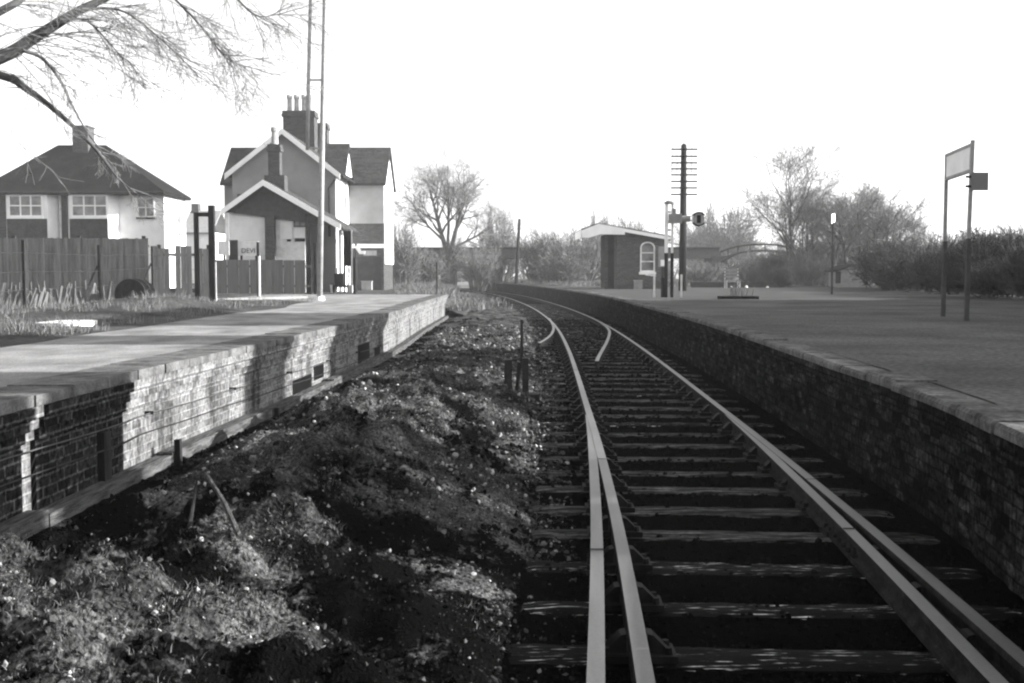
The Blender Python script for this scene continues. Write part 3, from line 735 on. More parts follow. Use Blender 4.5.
# cross wing
cx0, cx1, cy0, cy1 = -14.3, -6.38, 56.0, 60.2
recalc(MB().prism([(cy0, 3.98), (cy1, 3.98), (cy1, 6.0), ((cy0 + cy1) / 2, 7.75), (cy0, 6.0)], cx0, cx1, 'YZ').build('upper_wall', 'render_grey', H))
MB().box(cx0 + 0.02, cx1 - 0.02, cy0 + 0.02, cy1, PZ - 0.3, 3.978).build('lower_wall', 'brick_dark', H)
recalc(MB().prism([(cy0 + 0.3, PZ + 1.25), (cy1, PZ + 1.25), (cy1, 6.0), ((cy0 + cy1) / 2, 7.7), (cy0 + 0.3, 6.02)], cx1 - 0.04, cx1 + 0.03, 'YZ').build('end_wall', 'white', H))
gable_roof_x(H, cx0, cx1, cy0, cy1, 6.05, 7.85, oe=0.15)
MB().box(-7.95, -6.3, cy0 - 0.06, cy0 + 0.018, P(370, 248, 56).z, P(370, 244, 56).z).build('string_course', 'offwhite', H)
MB().box(-7.4, -6.75, cy0 - 0.03, cy0 + 0.018, P(370, 255.5, 56).z, P(370, 250.5, 56).z).build('notice_plate', 'grey_box', H)
MB().box(-8.0, -6.5, cy0 - 0.02, cy0 + 0.018, PZ - 0.1, P(370, 257, 56).z).build('door', 'dark', H)
# gablet on the trackside wall
recalc(MB().prism([(53.3, 6.2), (55.6, 6.2), (54.45, 7.5)], gx1 - 0.9, gx1 + 0.26, 'YZ').build('gablet', 'white', H))
mb = MB(); mb.prism([(53.05, 6.02), (54.45, 7.62), (55.85, 6.02), (55.85, 6.12), (54.45, 7.74), (53.05, 6.12)], gx1 - 0.9, gx1 + 0.33, 'YZ'); recalc(mb.build('gablet_roof', 'slate', H))
window(H, 'side', 53.9, 55.0, 4.6, 5.9, gx1 + 0.03, 2, 2)
window(H, 'side', 53.2, 54.0, 1.6, 3.2, gx1 + 0.03, 1, 2)
window(H, 'side', 57.6, 58.8, 4.6, 5.7, cx1 + 0.03, 2, 2)
# window at the left end of the gable wall
window(H, 'front', -12.6, -12.0, 4.2, 5.1, gy0, 1, 2, fm='brick_dark')
MB().tube([(gx1 + 0.0, gy0 - 0.07, ze - 0.35), (gx1 - 0.28, gy0 - 0.07, ze - 0.75), (gx1 - 0.28, gy0 - 0.07, 3.2)], 0.055, 8).build('drain_pipe', 'iron', H)
MB().tube([(gx1 + 0.33, gy0 - 0.2, ze - 0.16), (gx1 + 0.33, gy1, ze - 0.16)], 0.07, 8).build('gutter', 'iron', H)
# chimneys
chimney(H, P(285, 130, 57.5).x, P(316, 130, 57.5).x, 57.0, 58.0, 6.6, P(300, 112, 57.5).z, [(P(x, 100, 57.5).x, 57.5) for x in (289.5, 296.5, 304, 310.5)], pot_h=0.85)
chimney(H, P(317.5, 130, 59).x, P(328, 130, 59).x, 58.6, 59.4, 6.6, P(320, 124, 59).z, [(P(322.5, 120, 59).x, 59.0)], pot_h=0.5)
# front extension with the open gabled porch
ey0, ey1 = 47.0, 52.0
ea, eb, ec = P(222, 212, ey0), P(263, 182.5, ey0), P(340, 227, ey0)
mb = MB(); th = 0.10
mb.prism([(ea.x, ea.z), (eb.x, eb.z), (ec.x, ec.z), (ec.x, ec.z + th), (eb.x, eb.z + th), (ea.x, ea.z + th)], ey0, ey1, 'XZ'); recalc(mb.build('porch_roof', 'slate', H))
bargeboard(H, [(ea.x - 0.03, ea.z + 0.11), (eb.x, eb.z + 0.115), (ec.x + 0.03, ec.z + 0.11)], ey0 - 0.06, ey0 - 0.003, 0.24)
recalc(MB().prism([(ea.x + 0.25, ea.z + 0.0), (ec.x - 0.3, ec.z + 0.05), (eb.x, eb.z - 0.08)], ey0 + 0.80, ey0 + 0.90, 'XZ').build('porch_gable', 'post_grey', H))
MB().box(ea.x + 0.1, ea.x + 0.25, ey0 + 0.1, ey0 + 0.25, PZ - 0.2, ea.z - 0.02).build('porch_post', 'offwhite', H)
MB().box(ea.x + 0.1, ea.x + 0.24, ey1 - 1.6, ey1 - 0.26, PZ - 0.2, ea.z - 0.02).build('porch_wall', 'white', H)
yf = ey0 + 0.95
xm1, xm2 = P(267, 240, yf).x, P(305, 240, yf).x
def zb_(x): return ea.z + (ec.z + 0.05 - ea.z) * (x - ea.x - 0.25) / (ec.x - 0.3 - ea.x - 0.25) + 0.12
recalc(MB().prism([(ea.x + 0.02, PZ - 0.2), (xm1, PZ - 0.2), (xm1, zb_(xm1)), (ea.x + 0.02, zb_(ea.x + 0.02) - 0.12)], yf, yf + 0.15, 'XZ').build('front_wall', 'white', H))
recalc(MB().prism([(xm1 + 0.003, PZ - 0.2), (xm2, PZ - 0.2), (xm2, zb_(xm2)), (xm1 + 0.003, zb_(xm1))], yf + 0.02, yf + 0.15, 'XZ').build('front_wall', 'offwhite', H))
xr = ec.x - 0.30
MB().box(xr - 0.15, xr, ey0 + 2.4, ey1, PZ - 0.2, ec.z - 0.02).build('trackside_wall', 'white', H)['label'] = 'sunlit white wall of the low front extension'
for (ya, yb, z0, z1) in ((49.8, 50.2, 1.6, 2.6), (50.9, 51.5, 1.5, 2.7)):
    window(H, 'side', ya, yb, z0, z1, xr, 1, 2, fm='offwhite')
MB().box(P(266, 240, 47.8).x, P(275.5, 240, 47.8).x, yf - 0.35, yf - 0.003, PZ - 0.2, 4.0).build('pier', 'brick_dark', H)
MB().box(P(277, 0, yf).x, P(289.5, 0, yf).x, yf - 0.02, yf + 0.017, P(0, 239, yf).z, P(0, 219, yf).z).build('poster', 'white', H)
MB().box(P(291.5, 0, yf).x, P(303, 0, yf).x, yf - 0.02, yf + 0.017, P(0, 238, yf).z, P(0, 228, yf).z).build('poster', 'white', H)
window(H, 'front', P(292, 0, yf).x, P(302.5, 0, yf).x, P(0, 226, yf).z, P(0, 220, yf).z, yf + 0.02, 2, 1, fm='iron', sill=False, bar=0.04)
MB().box(P(284, 0, yf).x, P(288, 0, yf).x, yf - 0.02, yf + 0.017, P(0, 241.5, yf).z, P(0, 239.3, yf).z).build('name_plate', 'black', H)
MB().box(P(292, 0, yf).x, P(302, 0, yf).x, yf - 0.02, yf + 0.017, P(0, 241.5, yf).z, P(0, 238.3, yf).z).build('name_plate', 'black', H)
MB().box(P(307, 240, 47.1).x - 0.06, P(307, 240, 47.1).x + 0.06, 47.05, 47.2, PZ - 0.2, P(307, 214, 47.1).z).build('porch_post', 'iron', H)
MB().tube([(ec.x + 0.05, ey0, ec.z - 0.06), (ec.x + 0.05, ey1 + 0.3, ec.z - 0.08)], 0.07, 8).build('gutter', 'iron', H)
chimney(H, P(269.5, 160, 49.2).x, P(281, 160, 49.2).x, 48.9, 49.4, P(275, 182, 49.2).z, P(275, 145, 49.2).z, [(P(275, 140, 49.2).x, 49.15)], pot_h=0.75, pr=0.16)
MB().box(P(266, 160, 49.2).x, P(286, 160, 49.2).x, 48.8, 49.5, P(275, 192, 49.2).z - 0.3, P(275, 176, 49.2).z).build('chimney_base', 'brick_dark', H)

# boards behind the fence, with the lettering that can be read
a, b = P(238.5, 255.5, 46.4), P(258, 241, 46.4)
t = thing('notice_board', ((a.x + b.x) / 2, 46.4, PZ), 'white notice board with dark capital letters behind the board fence', 'notice board')
MB().box(a.x, b.x, 46.4, 46.46, a.z, b.z).build('panel', 'offwhite', t)
MB().bar((a.x + 0.1, 46.5, PZ), (a.x + 0.1, 46.5, b.z), 0.08, 0.08).bar((b.x - 0.1, 46.5, PZ), (b.x - 0.1, 46.5, b.z), 0.08, 0.08).build('legs', 'timber_dark', t)
txt('DEVI', 'lettering', 0.28, ((a.x + b.x) / 2, 46.394, a.z + 0.19), (PI / 2, 0, 0), 'black', t)
a, b = P(218, 255, 46.0), P(229, 241, 46.0)
t = thing('notice_board', ((a.x + b.x) / 2, 46.0, PZ), 'small white notice board left of the dark door panel behind the fence', 'notice board')
MB().box(a.x, b.x, 46.0, 46.05, a.z, b.z).build('panel', 'offwhite', t)
MB().bar(((a.x + b.x) / 2, 46.1, PZ), ((a.x + b.x) / 2, 46.1, b.z), 0.08, 0.08).build('leg', 'timber_dark', t)
a, b = P(229, 262, 46.2), P(237.5, 240, 46.2)
t = thing('privy_door', ((a.x + b.x) / 2, 46.2, PZ), 'dark narrow door panel standing between the two white boards', 'door panel')
MB().box(a.x, b.x, 46.2, 46.28, PZ - 0.05, b.z).build('leaf', 'timber_dark', t)

# things outside the station house near the tracks
a, b = P(343.5, 266, 45), P(350.5, 231, 45)
t = thing('platform_sign', ((a.x + b.x) / 2, 45, PZ), 'tall dark enamel board on two posts by the station house wall', 'sign')
MB().box(a.x, b.x, 45, 45.06, a.z, b.z).build('panel', 'black', t)
MB().box(b.x - 0.03, b.x + 0.04, 45.062, 45.12, PZ, b.z + 0.05).build('post', 'galv', t)
MB().box(a.x, a.x + 0.07, 45.062, 45.12, PZ, b.z).build('post', 'iron', t)
a = P(353, 247, 50); 
t = thing('bracket_sign', (a.x, 50, PZ), 'small white bent arm sign on a thin post before the dark wall', 'sign')
pz = P(353, 246, 50).z
mb = MB(); mb.prism([(P(352.5, 0, 50).x, P(0, 247, 50).z), (P(356, 0, 50).x, P(0, 244.5, 50).z), (P(359, 0, 50).x, P(0, 251, 50).z), (P(363.5, 0, 50).x, P(0, 251, 50).z), (P(363, 0, 50).x, P(0, 254, 50).z), (P(357.5, 0, 50).x, P(0, 254, 50).z)], 49.97, 50.03, 'XZ'); recalc(mb.build('arm', 'white', t))
MB().cyl(P(353.5, 0, 50).x, 50.08, PZ - 0.1, pz + 0.1, 0.05, 0.04, 8).build('post', 'iron', t)
a = P(341.5, 291, 46)
t = thing('luggage_barrow', (a.x, 46, PZ), 'dark station barrow stacked with crates beside the station house', 'barrow')
MB().box(a.x - 0.30, a.x + 0.28, 45.7, 46.4, PZ + 0.22, PZ + 0.30).build('bed', 'timber_dark', t)
MB().box(a.x - 0.26, a.x + 0.10, 45.8, 46.3, PZ + 0.303, PZ + 0.78).build('crate', 'timber_dark', t)
for sx in (-0.3, 0.28):
    mb = MB(); mb.tube([(a.x + sx - 0.02, 45.9, PZ + 0.2), (a.x + sx + 0.02, 45.9, PZ + 0.2)], 0.2, 14); mb.build('wheel', 'iron', t)
MB().bar((a.x + 0.24, 46.35, PZ + 0.25), (a.x + 0.24, 46.6, PZ + 1.0), 0.05, 0.05).bar((a.x - 0.26, 46.35, PZ + 0.25), (a.x - 0.26, 46.6, PZ + 1.0), 0.05, 0.05).build('handle', 'timber_dark', t)
a = P(367, 291, 53)
t = thing('storage_chest', (a.x, 53, PZ), 'low grey chest standing against the dark lower wall', 'chest')
MB().box(a.x - 0.24, a.x + 0.24, 52.8, 53.2, PZ, PZ + 0.38).build('body', 'grey_box', t); MB().box(a.x - 0.26, a.x + 0.26, 52.78, 53.22, PZ + 0.383, PZ + 0.43).build('lid', 'grey_box', t)
for (px, py, hgt, lab) in ((334, 292, 0.32, 'small white tub by the foot of the tall pole'), (351, 291.5, 0.3, 'small white tub beside the luggage barrow')):
    a = P(px, py, 46.2)
    t = thing('plant_tub', (a.x, 46.2, PZ), lab, 'tub')
    MB().tube([(a.x, 46.2, PZ), (a.x, 46.2, PZ + hgt)], [0.13, 0.17], 12).build('bowl', 'white', t); MB().cyl(a.x, 46.2, PZ + hgt - 0.02, PZ + hgt + 0.015, 0.15, 0.14, 12).build('soil', 'dark', t)
for (px, top, lab) in ((303.5, 262, 'pale post at the right end of the board fence'), (354.5, 258, 'thin dark post right of the luggage barrow'), (309.5, 240, 'dark iron post in front of the extension wall'), (315.5, 243, 'dark iron post close behind the tall pole')):
    Yp = 44.9; a = P(px, 293, Yp)
    tag(MB().bar((a.x, Yp, PZ - 0.1), (a.x, Yp, P(px, top, Yp).z), 0.11, 0.11).build('post', 'offwhite' if px == 303.5 else 'timber_dark'), lab, 'post')

# ------------------------------------------------------------------ tall mast with side pole
pb = W(319.5, 300.5); Yp = pb.y
t = thing('tall_mast', pb, 'very tall pale steel pole with a thinner side pole, before the station house', 'pole')
def on(px, py): return P(px, py, Yp)
MB().tube([on(319.5, 302), on(322, 150), on(325, 0), on(327, -60)], [0.085, 0.078, 0.068, 0.06], 12).build('pole', 'galv', t, smooth=True)
MB().tube([on(307.5, 150), on(308.5, 80), on(310.5, 0), on(311.5, -60)], [0.055, 0.055, 0.05, 0.05], 10).build('side_pole', 'galv', t, smooth=True)
MB().bar(on(307, 80), on(324, 80), 0.05, 0.05).bar(on(307, 147), on(322.5, 149), 0.04, 0.04).build('rung', 'galv', t)
MB().cyl(pb.x, pb.y, PZ - 0.05, PZ + 0.12, 0.16, 0.14, 12).build('base_collar', 'concrete', t)

# ------------------------------------------------------------------ semi-detached house
S = thing('semi_detached_house', (-24, 65, 0.7), 'semi-detached house with dark hipped tile roof, bay windows and white walls', 'house')
Ys = 62.0
def sx(px): return P(px, 200, Ys).x
def sz(py): return P(100, py, Ys).z
x0, x1, y1 = sx(-12), sx(164), 66.0
zev = sz(192)
MB().box(x0, x1, Ys, y1, 0.4, zev).build('wall', 'white', S)
rx0, rx1, ry0, ry1 = x0 - 0.4, x1 + 0.3, Ys - 0.9, y1 + 0.2
rm = (Ys + y1) / 2; zrid = P(80, 145, rm).z; ra, rb = P(58, 145, rm).x, P(106, 145, rm).x
mb = MB(); mb.add([(rx0, ry0, zev - 0.05), (rx1, ry0, zev - 0.05), (rx1, ry1, zev - 0.05), (rx0, ry1, zev - 0.05), (ra, rm, zrid), (rb, rm, zrid), 
                   (rx0, ry0, zev - 0.2), (rx1, ry0, zev - 0.2), (rx1, ry1, zev - 0.2), (rx0, ry1, zev - 0.2)],
                  [(0, 1, 5, 4), (1, 2, 5), (2, 3, 4, 5), (3, 0, 4), (6, 9, 8, 7), (0, 6, 7, 1), (1, 7, 8, 2), (2, 8, 9, 3), (3, 9, 6, 0)])
rf = recalc(mb.build('roof', 'tile', S))
c = MB(); c.box(P(72.5, 0, rm).x, P(88, 0, rm).x, rm - 0.5, rm + 0.5, zrid - 1.0, P(80, 128, rm).z); c.box(P(71.5, 0, rm).x, P(89, 0, rm).x, rm - 0.55, rm + 0.55, P(80, 128, rm).z + 0.003, P(80, 126.5, rm).z); c.build('chimney', 'brick_dark', rf)
for (b0, b1, w0, w1) in ((12, 59, 16, 47), (74, 119, 78, 111)):
    X0, X1 = sx(b0), sx(b1); yb = Ys - 0.75
    bay = MB().prism([(X0, Ys), (X0, yb), (X1 - 0.35, yb), (X1, Ys)], 0.5, zev - 0.18, 'XY').build('bay', 'white', S); recalc(bay)
    window(S, 'front', sx(w0), sx(w1), sz(216), sz(197), yb, 3 if b0 == 12 else 3, 2, bar=0.09)
    MB().box(X0 + 0.04, X1 - 0.36, yb - 0.06, yb - 0.003, sz(239), sz(219.5)).build('hung_tiles', 'tilehung', S)
MB().box(sx(59.5), sx(67.5), Ys - 0.06, Ys - 0.003, 0.5, zev - 0.2).build('brick_panel', 'brick_dark', S)
MB().box(x0 + 0.02, sx(11.5), Ys - 0.06, Ys - 0.003, 0.5, zev - 0.2).build('brick_panel', 'brick_dark', S)
window(S, 'front', sx(138.5), sx(153), sz(216), sz(199), Ys, 2, 2, bar=0.07, sill_m='brick_dark')
window(S, 'side', 64.2, 65.0, 3.6, 4.8, x1, 1, 2)
MB().box(sx(150), sx(160), Ys - 0.03, Ys - 0.004, 0.5, 3.0).build('door', 'tilehung', S)
MB().tube([(rx0, ry0 - 0.05, zev - 0.1), (rx1, ry0 - 0.05, zev - 0.1)], 0.07, 8).build('gutter', 'iron', S)
MB().tube([(sx(61), Ys - 0.14, zev - 0.2), (sx(61), Ys - 0.14, 0.6)], 0.06, 8).build('drain_pipe', 'offwhite', S)
# lower distant house
D = thing('distant_house', P(190, 280, 95), 'small grey roofed house glimpsed between the white house and the station', 'house')
q0, q1 = P(180, 0, 95).x, P(206, 0, 95).x
MB().box(q0, q1, 95, 101, 0.4, P(0, 232, 95).z).build('wall', 'white', D)
rf = gable_roof_x(D, q0, q1, 95, 101, P(0, 232, 95).z, P(0, 212, 98).z, m='grey_box')
MB().box(P(189, 0, 98).x, P(196, 0, 98).x, 97.6, 98.4, 4, P(0, 204, 98).z).build('chimney', 'brick_mid', rf)

# ------------------------------------------------------------------ fences, left
def paling(name, p0, p1, z0, z1, bw, gap, m, label, posts, jig=0.02, cat='fence', lean=0.0, top_rail=True, miss=(), post_h=0.08, pm='timber_dark', th=0.022):
    p0, p1 = Vector(p0), Vector(p1); d = (p1 - p0); L = d.length; d.normalize(); n = Vector((d.y, -d.x, 0))
    if n.y > 0: n = -n
    t = thing(name, ((p0 + p1) / 2).to_tuple(), label, cat); r = random.Random(len(label))
    mb = MB(); s = 0.0; k = 0
    while s < L - bw:
        if k not in miss:
            a = p0 + d * s; h = z1 + r.uniform(-jig, jig); o = n * r.uniform(0, 0.008); le = r.uniform(-lean, lean)
            b = a + d * bw; ll = d * le
            mb.add([a + o + Vector((0, 0, z0)), b + o + Vector((0, 0, z0)), b + o - n * th + Vector((0, 0, z0)), a + o - n * th + Vector((0, 0, z0)),
                    a + o + ll + Vector((0, 0, h)), b + o + ll + Vector((0, 0, h)), b + o + ll - n * th + Vector((0, 0, h)), a + o + ll - n * th + Vector((0, 0, h))],
                   [(0, 3, 2, 1), (4, 5, 6, 7), (0, 1, 5, 4), (1, 2, 6, 5), (2, 3, 7, 6), (3, 0, 4, 7)])
        s += bw + gap + r.uniform(0, gap * 0.5); k += 1
    mb.build('pales', m, t)
    for zz in (z0 + 0.3, z1 - 0.25):
        MB().bar(p0 - n * 0.06 + Vector((0, 0, zz)), p1 - n * 0.06 + Vector((0, 0, zz)), 0.05, 0.09).build('fence_rail', m, t)
    for f in posts:
        a = p0 + d * (L * f) - n * 0.14
        MB().bar(a + Vector((0, 0, z0 - 0.1)), a + Vector((0, 0, z1 + post_h)), 0.10, 0.10).build('post', pm, t)
    return t
f0 = P(-60, 300, 36); f1 = P(150, 300, 36.3)
def ground(v, z=0.0): return Vector((v.x, v.y, z))
paling('paling_fence', ground(f0), ground(f1), PZ - 0.05, P(60, 237.5, 35.5).z, 0.10, 0.003, 'fence', 'tall weathered close paling fence before the semi-detached house', (0.05, 0.35, 0.66, 0.97), jig=0.015)
f2 = P(203, 300, 36.9)
paling('paling_fence', ground(f1) + Vector((0.05, 0.2, 0)), ground(f2) + Vector((0.4, 0, 0)), PZ - 0.05, P(175, 247, 36.5).z, 0.17, 0.004, 'fence2', 'gappy dark board fence between the tall paling fence and the empty sign frame', (0.1, 0.9), jig=0.06, miss=(3, 7))
# front wire fence with thin iron posts and broken pickets
wf = thing('wire_fence', (-11, 28, PZ), 'wire fence on thin dark iron posts running before the paling fence', 'fence')
wp = [(-40, 316), (25, 309), (100, 303), (153, 298), (201, 295.5)]
tops = [238, 240, 245, 246, 250]; heads = []
for (px, py), tp in zip(wp, tops):
    v = W(px, py); top = P(px, tp, v.y)
    MB().bar((v.x, v.y, PZ - 0.1), (v.x, v.y, top.z), 0.065, 0.065).build('post', 'iron', wf); heads.append(Vector((v.x, v.y, top.z)))
    if px in (153, 100): MB().bar((v.x - 0.45, v.y - 0.2, PZ), (v.x - 0.03, v.y - 0.04, top.z - 0.55), 0.05, 0.05).build('brace', 'iron', wf)
for k, dz in enumerate((-0.28, -0.7, -1.1)):
    MB().tube([h + Vector((0.0, -0.05, dz)) for h in heads], 0.006, 5).build('wire', 'iron', wf)
pk = thing('picket_fence', (-11, 26, PZ), 'row of short broken grey pickets leaning in the grass below the tall fence', 'fence')
r = random.Random(2); mb = MB(); md = MB()
for i in range(64):
    px = -30 + 138 * i / 63; v = W(px, 311 - (px + 30) * 0.045); h = r.uniform(0.3, 0.62); le = r.uniform(-0.10, 0.22)
    mb.bar((v.x, v.y, PZ - 0.1), (v.x + le, v.y + r.uniform(-0.1, 0.1), PZ + h), 0.06, 0.025)
mb.build('pickets', 'fence', pk)
# low board fence in front of the station porch
f3 = P(205, 290, 44.2); f4 = P(311, 290, 44.6)
paling('board_fence', ground(f3), ground(f4), PZ - 0.02, P(255, 260, 44.4).z, 0.42, 0.015, 'fence2', 'low fence of wide grey boards in front of the station porch', (0.01, 0.5, 0.99), jig=0.01)
v = W(259.5, 296.5); Yv = v.y
t = thing('white_post', v, 'slim white post standing before the wide board fence', 'post')
MB().bar((v.x, Yv, PZ - 0.1), (v.x, Yv, P(259.5, 256, Yv).z), 0.06, 0.06).build('shaft', 'white', t); MB().bar((v.x - 0.06, Yv + 0.12, PZ - 0.1), (v.x - 0.06, Yv + 0.12, P(0, 242, Yv).z), 0.08, 0.08).build('stay', 'timber_dark', t)
tag(MB().bar(W(212, 300, PZ + 0.02), W(306, 297.5, PZ + 0.02), 0.16, 0.08).build('kerb_beam', 'grey_box'), 'long pale concrete kerb lying before the board fence', 'kerb')
# empty sign frame
v0, v1 = W(197.5, 301), W(213, 303)
t = thing('sign_frame', (v0 + v1) / 2, 'empty dark timber sign frame, right post taller, by the board fence', 'sign frame')
Yv = v1.y; v0 = P(197.5, 300, Yv)
MB().bar((v0.x, Yv, PZ - 0.1), (v0.x, Yv, P(0, 212.5, Yv).z), 0.11, 0.11).build('post', 'timber_dark', t)
MB().bar((v1.x, Yv, PZ - 0.1), (v1.x, Yv, P(0, 205.5, Yv).z), 0.15, 0.15).build('post', 'timber_dark', t)
MB().bar((v0.x + 0.056, Yv, P(0, 214.5, Yv).z), (v1.x - 0.076, Yv, P(0, 214.5, Yv).z), 0.07, 0.11).build('top_bar', 'timber_dark', t)
MB().bar((v1.x + 0.09, Yv - 0.02, PZ - 0.1), (v1.x + 0.09, Yv - 0.02, P(0, 262, Yv).z), 0.03, 0.03).build('stay', 'offwhite', t)
# drum, slab
v = W(130.5, 306)
t = thing('drum', (v.x, v.y, PZ), 'black round drum lying on its side by the fence', 'drum')
rd = 0.36; zc = PZ + rd * 0.78
MB().tube([(v.x, v.y, zc), (v.x, v.y + 0.8, zc)], rd, 24).build('shell', 'black', t)
MB().tube([(v.x, v.y - 0.02, zc), (v.x, v.y + 0.03, zc)], rd + 0.02, 24).tube([(v.x, v.y + 0.4, zc), (v.x, v.y + 0.45, zc)], rd + 0.02, 24).build('hoop', 'iron', t)
MB().box(v.x + 0.38, v.x + 0.50, v.y, v.y + 0.3, PZ - 0.02, PZ + 0.22).build('chock', 'timber_dark', t)
v = W(68, 326)
o = MB(); random.seed(9); ring = [(v.x + 0.40 * math.cos(k * PI / 5) * random.uniform(0.8, 1.1), v.y + 0.75 * math.sin(k * PI / 5) * random.uniform(0.8, 1.1)) for k in range(10)]
tag(recalc(o.prism(ring, PZ + 0.0, PZ + 0.07, 'XY').build('slab', 'concrete')), 'broken white concrete slab lying flat on the left verge', 'slab')

# thin post at the end of the left platform
v = W(437, 293.5); tag(MB().cyl(v.x, v.y, PZ - 0.6, P(437, 262, v.y).z, 0.035, 0.03, 8).build('post', 'iron'), 'thin dark post at the far end of the pale platform', 'post')

# ------------------------------------------------------------------ right platform: nameboard, signs
a, b = W(943, 316.5), W(966.5, 320.5)
t = thing('station_nameboard', (a + b) / 2, 'station nameboard panel framed between two tall dark posts, seen nearly edge-on', 'nameboard')
za = P(945, 152, a.y).z; zb = P(972, 145.5, b.y).z; zt = (za + zb) / 2
for (q, e) in ((a, 0.0), (b, 0.05)):
    MB().bar((q.x, q.y, PZ - 0.1), (q.x, q.y, 2.1), 0.065, 0.065).build('post', 'post_grey', t)
    MB().bar((q.x, q.y, 2.1), (q.x + e * 0.6, q.y, zt + e), 0.055, 0.055).build('upper_post', 'galv', t)  # upper posts paler: sky glare put into their colour
dv = (b - a).normalized(); A0 = a + dv * 0.05; B0 = b - dv * 0.05
MB().bar((A0.x, A0.y, zt - 0.24), (B0.x + 0.02, B0.y, zt - 0.24), 0.03, 0.38).build('panel', 'white', t)
MB().bar((A0.x, A0.y, zt - 0.025), (B0.x + 0.02, B0.y, zt - 0.025), 0.06, 0.05).bar((A0.x, A0.y, zt - 0.455), (B0.x + 0.02, B0.y, zt - 0.455), 0.06, 0.05).build('frame', 'galv', t)
a = P(971, 190.5, b.y - 0.06); c = P(988, 172.5, b.y - 0.06)
t = thing('square_sign', (a.x, b.y - 0.06, a.z), 'small dark grey square plate fixed to the right nameboard post', 'sign')
MB().box(a.x, c.x, b.y - 0.085, b.y - 0.06, a.z, c.z).build('plate', 'grey_sign', t)
MB().box(a.x - 0.09, a.x + 0.04, b.y - 0.057, b.y - 0.046, a.z + 0.05, a.z + 0.09).build('clip', 'iron', t)
MB().box(a.x - 0.09, a.x + 0.04, b.y - 0.057, b.y - 0.046, c.z - 0.09, c.z - 0.05).build('clip', 'iron', t)
# thin twin-post lamp / sign
v0, v1 = W(831.5, 294), W(836.3, 294.3)
t = thing('twin_post_sign', (v0 + v1) / 2, 'small white plate at the top of two thin posts before the bare trees', 'sign')
Yv = v0.y
MB().bar((v0.x, Yv, PZ), (v0.x, Yv, P(0, 222, Yv).z), 0.045, 0.045).build('post', 'post_grey', t); MB().bar((v1.x, Yv, PZ), (v1.x, Yv, P(0, 262, Yv).z), 0.06, 0.06).build('post', 'post_grey', t)
q0, q1 = P(831, 224, Yv), P(837, 213, Yv)
mb = MB(); mb.add([(q0.x, Yv - 0.08, q0.z), (q1.x, Yv + 0.3, q0.z + 0.1), (q1.x, Yv + 0.3, q1.z), (q0.x, Yv - 0.08, q1.z - 0.05), (q0.x + 0.02, Yv - 0.06, q0.z), (q1.x + 0.02, Yv + 0.32, q0.z + 0.1), (q1.x + 0.02, Yv + 0.32, q1.z), (q0.x + 0.02, Yv - 0.06, q1.z - 0.05)],
                  [(0, 1, 2, 3), (7, 6, 5, 4), (0, 4, 5, 1), (1, 5, 6, 2), (2, 6, 7, 3), (3, 7, 4, 0)]); mb.build('plate', 'white', t)

# ------------------------------------------------------------------ shelter
SH = thing('waiting_shelter', (6.2, 58, PZ), 'brick waiting shelter with white canopy fascia and an arched window', 'shelter')
Yh = 56.0
def hx(px): return P(px, 250, Yh).x
def hz(py): return P(620, py, Yh).z
bx0, bx1, by1 = hx(617), hx(668), 60.5
roofline = [(hx(581), hz(231)), (hx(598), hz(225)), (hx(670), hz(238))]
recalc(MB().prism([(bx0, PZ - 0.1), (bx1, PZ - 0.1), (bx1, hz(238.5)), (bx0, hz(228.5))], Yh, by1, 'XZ').build('wall', 'brick_shelter', SH))
MB().box(hx(608), hx(617) - 0.003, Yh + 1.6, by1, PZ - 0.1, hz(233)).build('doorway_shade_block', 'dark', SH)  # dark tone stands for the shade in the open doorway
MB().box(hx(605.5), hx(608.5), Yh + 0.3, Yh + 0.5, PZ - 0.1, hz(234)).build('canopy_post', 'brick_dark', SH)
recalc(MB().prism([(x, z) for x, z in roofline] + [(x, z + 0.10) for x, z in roofline[::-1]], Yh - 0.35, by1 + 0.2, 'XZ').build('roof', 'slate', SH))
fx = hx(624); fz = roofline[1][1] + (roofline[2][1] - roofline[1][1]) * (fx - roofline[1][0]) / (roofline[2][0] - roofline[1][0])
mb = MB(); mb.prism([(roofline[0][0], roofline[0][1] + 0.02), (roofline[1][0], roofline[1][1] + 0.05), (fx, fz + 0.05), (fx, hz(235)), (hx(600), hz(234.5)), (hx(588), hz(238)), (roofline[0][0] + 0.03, hz(237.5))], Yh - 0.40, Yh - 0.353, 'XZ'); recalc(mb.build('canopy_fascia', 'white', SH))
mb = MB(); mb.prism([(fx + 0.003, fz + 0.04), (roofline[2][0], roofline[2][1] + 0.04), (roofline[2][0], roofline[2][1] - 0.13), (fx + 0.003, fz - 0.13)], Yh - 0.39, Yh - 0.353, 'XZ'); recalc(mb.build('fascia', 'white', SH))
mb = MB(); mb.prism([(Yh - 0.35, roofline[0][1] + 0.05), (by1, roofline[0][1] + 0.05), (by1, roofline[0][1] - 0.33), (Yh - 0.35, roofline[0][1] - 0.33)], roofline[0][0] - 0.04, roofline[0][0] - 0.003, 'YZ'); recalc(mb.build('fascia', 'white', SH))
